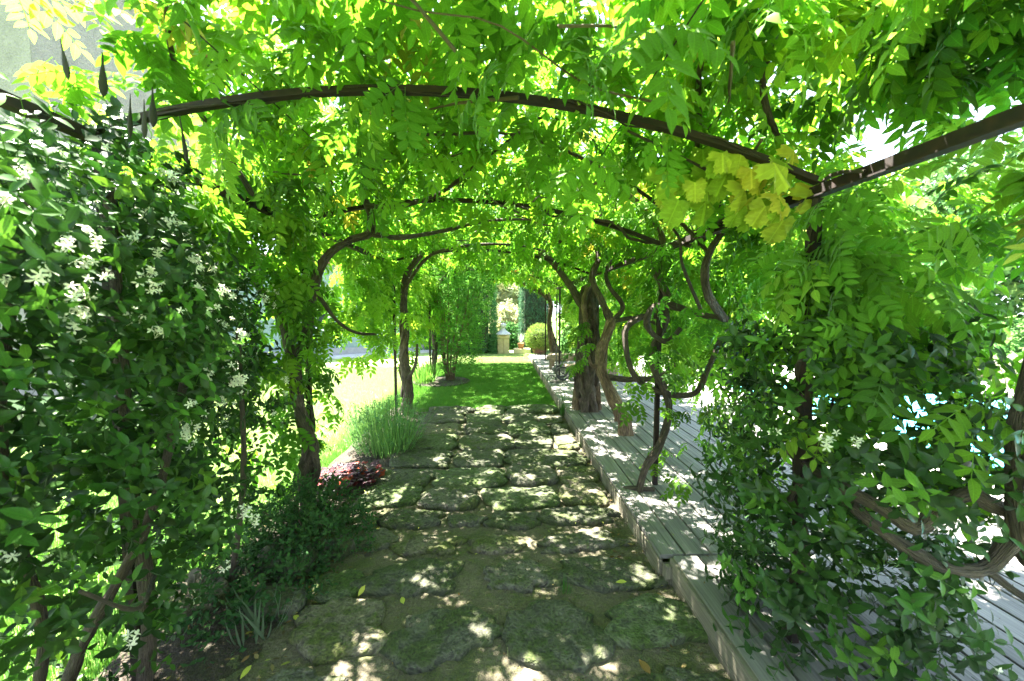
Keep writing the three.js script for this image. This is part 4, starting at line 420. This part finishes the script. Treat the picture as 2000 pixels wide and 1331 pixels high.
{ const o = thing('stone_block', 'low rectangular stone block right of the pillar', 'stone', [0.78, 0, -15.0]); const m = mesh('block', uvBox(rbox(0.62, 0.17, 0.36, 0.02), 1, 1, 'y'), std({ map: rep(stuccoTex, 2, 2), bumpMap: stuccoBump, bumpScale: 0.01, color: C(1.4, 1.2, 0.7) }), o); m.position.y = 0.085;
  const p = thing('terracotta_pot', 'terracotta pot with pale spiky plant standing on the stone block', 'plant pot', [0.74, 0.17, -15.0]); const g = new THREE.LatheGeometry([[0.001, 0], [0.085, 0], [0.115, 0.16], [0.13, 0.17], [0.13, 0.2], [0.11, 0.2], [0.1, 0.17], [0.001, 0.17]].map(([x, y]) => new THREE.Vector2(x, y)), 24); mesh('pot', g, std({ color: C(0.4, 0.17, 0.08) }), p);
  const r = RNG(7), gb = new GB(); for (let k = 0; k < 46; k++) { const a = r() * 6.28, l = r() * 0.7; leaflet(gb, M4(V(0, 0.17, 0), quatDir(V(Math.cos(a) * l, 1, Math.sin(a) * l), V(Math.cos(a), 0.3, Math.sin(a)))), r.r(0.28, 0.46), 0.02, 0.2, 0.15, 3, 0.5); } mesh('spiky_leaves', gb.geo(), leafMat({ color: C(0.5, 0.55, 0.4), map: null }), p); }
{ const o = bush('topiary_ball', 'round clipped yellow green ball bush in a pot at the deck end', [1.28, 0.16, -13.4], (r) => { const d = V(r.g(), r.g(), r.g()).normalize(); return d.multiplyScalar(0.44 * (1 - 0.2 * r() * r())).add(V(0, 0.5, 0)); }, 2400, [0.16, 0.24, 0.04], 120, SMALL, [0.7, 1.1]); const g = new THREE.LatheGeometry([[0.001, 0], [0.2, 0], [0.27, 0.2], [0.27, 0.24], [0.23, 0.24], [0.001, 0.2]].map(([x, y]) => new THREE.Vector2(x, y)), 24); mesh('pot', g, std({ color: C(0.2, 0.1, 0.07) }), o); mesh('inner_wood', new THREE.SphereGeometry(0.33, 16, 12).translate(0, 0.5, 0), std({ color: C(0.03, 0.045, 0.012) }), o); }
{ // wooden sun lounger
  const o = thing('sun_lounger', 'wooden wheeled sun lounger with raised slatted back standing on the deck', 'sun lounger', [1.95, 0.16, -9.9]); o.rotation.y = -0.25; const w = std({ map: woodTex, color: C(1.5, 1.2, 0.9) });
  for (const z of [-0.3, 0.3]) { const m = mesh('side_rail', rbox(1.9, 0.1, 0.04, 0.005), w, o); m.position.set(0.15, 0.27, z); } for (const [x, z] of [[-0.7, 0.3], [-0.7, -0.3], [1.0, 0.3], [1.0, -0.3]]) { const m = mesh('leg', rbox(0.06, 0.26, 0.05, 0.005), w, o); m.position.set(x, 0.135, z * 0.85); }
  for (let k = 0; k < 11; k++) { const m = mesh('slat', rbox(0.07, 0.02, 0.56, 0.004), w, o); m.position.set(-0.75 + k * 0.095, 0.332, 0); } const b = new THREE.Group(); b.name = 'backrest'; b.position.set(0.35, 0.33, 0); b.rotation.z = 0.7; o.add(b); for (let k = 0; k < 8; k++) { const m = mesh('slat', rbox(0.07, 0.02, 0.56, 0.004), w, b); m.position.set(0.05 + k * 0.095, 0, 0); } for (const z of [-0.25, 0.25]) { const m = mesh('bearer', rbox(0.8, 0.04, 0.03, 0.004), w, b); m.position.set(0.4, -0.031, z); } }
{ const o = thing('hose_cart', 'small dark wheeled cart beside the thin metal stand on the deck', 'cart', [1.26, 0.16, -8.2]); const dk = std({ color: C(0.03, 0.03, 0.03), roughness: 0.6 }); const t = mesh('wheel', new THREE.TorusGeometry(0.13, 0.02, 8, 28), dk, o); t.position.set(0, 0.15, 0); const t2 = mesh('wheel', new THREE.TorusGeometry(0.13, 0.02, 8, 28), dk, o); t2.position.set(0.02, 0.15, -0.35); const a = mesh('axle', new THREE.CylinderGeometry(0.012, 0.012, 0.37, 8).rotateX(Math.PI / 2), dk, o); a.position.set(0.01, 0.15, -0.175); for (let k = 0; k < 3; k++) { const s = mesh('spoke', new THREE.CylinderGeometry(0.006, 0.006, 0.26, 6), dk, o); s.position.set(0, 0.15, 0); s.rotation.z = k * 1.047; } const tr = mesh('tray', rbox(0.5, 0.1, 0.3, 0.02), std({ map: woodTex, color: C(1.3, 1, 0.75) }), o); tr.position.set(0.32, 0.26, -0.18); }
{ const o = thing('metal_stand', 'thin upright metal rod with round base plate on the deck', 'stand', [1.1, 0.16, -8.05]); const m = std({ color: C(0.06, 0.055, 0.05), metalness: 0.5, roughness: 0.5 }); mesh('rod', new THREE.CylinderGeometry(0.011, 0.011, 1.75, 8).translate(0, 0.875, 0), m, o); const h = mesh('foot_hook', new THREE.TorusGeometry(0.09, 0.01, 6, 20, 3.4), m, o); h.position.set(-0.09, 0.04, 0); mesh('base_plate', new THREE.CylinderGeometry(0.12, 0.13, 0.02, 24).translate(0, 0.011, 0), m, o); }
{ const m = mesh('planter_box', uvBox(rbox(1.0, 0.18, 0.5, 0.01), 1, 1, 'y'), std({ map: woodTex, color: C(1.1, 0.85, 0.6) })); m.position.set(2.1, 0.25, -9.2); tag(m, 'low wooden box on the deck behind the twisted trunk', 'box'); }

// ------------------------------------------------------------------ background trees
function tree(name, label, pos, H, R, n, col, seed, cy = 0.62, group) { const o = thing(name, label, 'tree', pos, group), r = RNG(seed); mesh('trunk', stemGeo([[0, 0, 0], [0.1, H * 0.2, 0.05], [-0.05, H * 0.4, 0], [0.05, H * 0.65, 0.05]], 0.05 * H * 0.6, 0.05, seed, { rad: 8, step: 0.2 }), MAT.bark, o);
  const lobes = []; for (let k = 0; k < 12; k++) { const a = r() * 6.28, e = r.r(-0.6, 1); lobes.push([Math.cos(a) * R * 0.6 * Math.cos(e), H * cy + Math.sin(e) * H * 0.3, Math.sin(a) * R * 0.6 * Math.cos(e), R * r.r(0.35, 0.6)]); mesh('limb', stemGeo([[0, H * 0.3, 0], [lobes[k][0] * 0.5, lobes[k][1] * 0.75, lobes[k][2] * 0.5], lobes[k].slice(0, 3)], 0.06, 0.02, seed + k, { rad: 5, step: 0.3 }), MAT.bark, o); }
  const list = []; for (let k = 0; k < n; k++) { const l = r.pick(lobes), d = V(r.g(), r.g(), r.g()).normalize().multiplyScalar(l[3] * Math.pow(r(), 0.4)); list.push({ m: M4(V(l[0], l[1], l[2]).add(d), quatDir(V(r.g(), r.g() - 0.3, r.g()), V(r.g(), 1, r.g())), r.r(1.2, 2.2)), c: jitter(r, C(...col), 0.3) }); } inst('crown', CLUMP, MAT.small, list, o); return o; }
const T = [[3.4, -19, 6.5, 2.4, [0.1, 0.22, 0.04], 'bright green tree behind the cypress hedge at the garden end'], [6.5, -15.5, 6, 2.6, [0.09, 0.2, 0.035], 'broad tree beyond the deck right of the garden end'], [10.5, -14, 6.5, 2.8, [0.08, 0.19, 0.035], 'rounded tree beyond the far corner of the pool'], [13.5, -10, 7, 3, [0.1, 0.2, 0.05], 'large tree behind the rocks beyond the pool'], [15, -5.5, 6.5, 3, [0.11, 0.21, 0.05], 'wide tree at the far right across the pool'], [-6, -25, 7, 2.8, [0.07, 0.17, 0.03], 'tall tree behind the right end of the house'], [-9, -22, 8, 3.2, [0.06, 0.15, 0.03], 'dark tree rising behind the house roof'], [-0.8, -33, 8, 3.2, [0.12, 0.22, 0.06], 'pale green tree far behind the pale shrub']];
T.forEach(([x, z, H, R, c, lb], i) => tree('garden_tree', lb, [x, 0, z], H, R, 2600, c, 700 + i * 31, 0.52));
const HB = [[4.4, -14.6, 1.6, 1.9, 'rounded shrub at the far end of the terrace'], [7.2, -13, 1.7, 1.8, 'broad shrub behind the pool at its far end'], [11.8, -8, 1.5, 1.7, 'leafy shrub behind the pale rocks'], [12.2, -11, 1.7, 2.0, 'tall shrub behind the far pale rocks'], [2.9, -13.8, 0.9, 1.6, 'narrow shrub at the far corner of the deck'], [-2.6, -16.6, 1.1, 1.6, 'rounded shrub against the end of the house wall']];
HB.forEach(([x, z, R, h, lb], i) => bush('border_shrub', lb, [x, 0, z], dome(R, h, R * 0.8), 1500, [0.08, 0.19, 0.04], 900 + i, CLUMP, [0.8, 1.4]));
{ const g = (() => { const gb = new GB(); for (let k = 0; k < 5; k++) { const a = k / 5 * 6.28; leaflet(gb, M4(V(0, 0, 0), quatDir(V(Math.cos(a), 0.6, Math.sin(a)), V(0, 1, 0))), 0.05, 0.035, 0.1, 0.3, 3, 1.1); } return gb.geo(); })(); const m = mesh('trumpet_flower', g, leafMat({ color: C(0.8, 0.25, 0.03), map: null })); m.position.set(0.3, 2.36, -8.4); m.scale.setScalar(2.2); tag(m, 'single orange flower hanging under the far hoop', 'flower'); }

renderer.render(scene, camera);
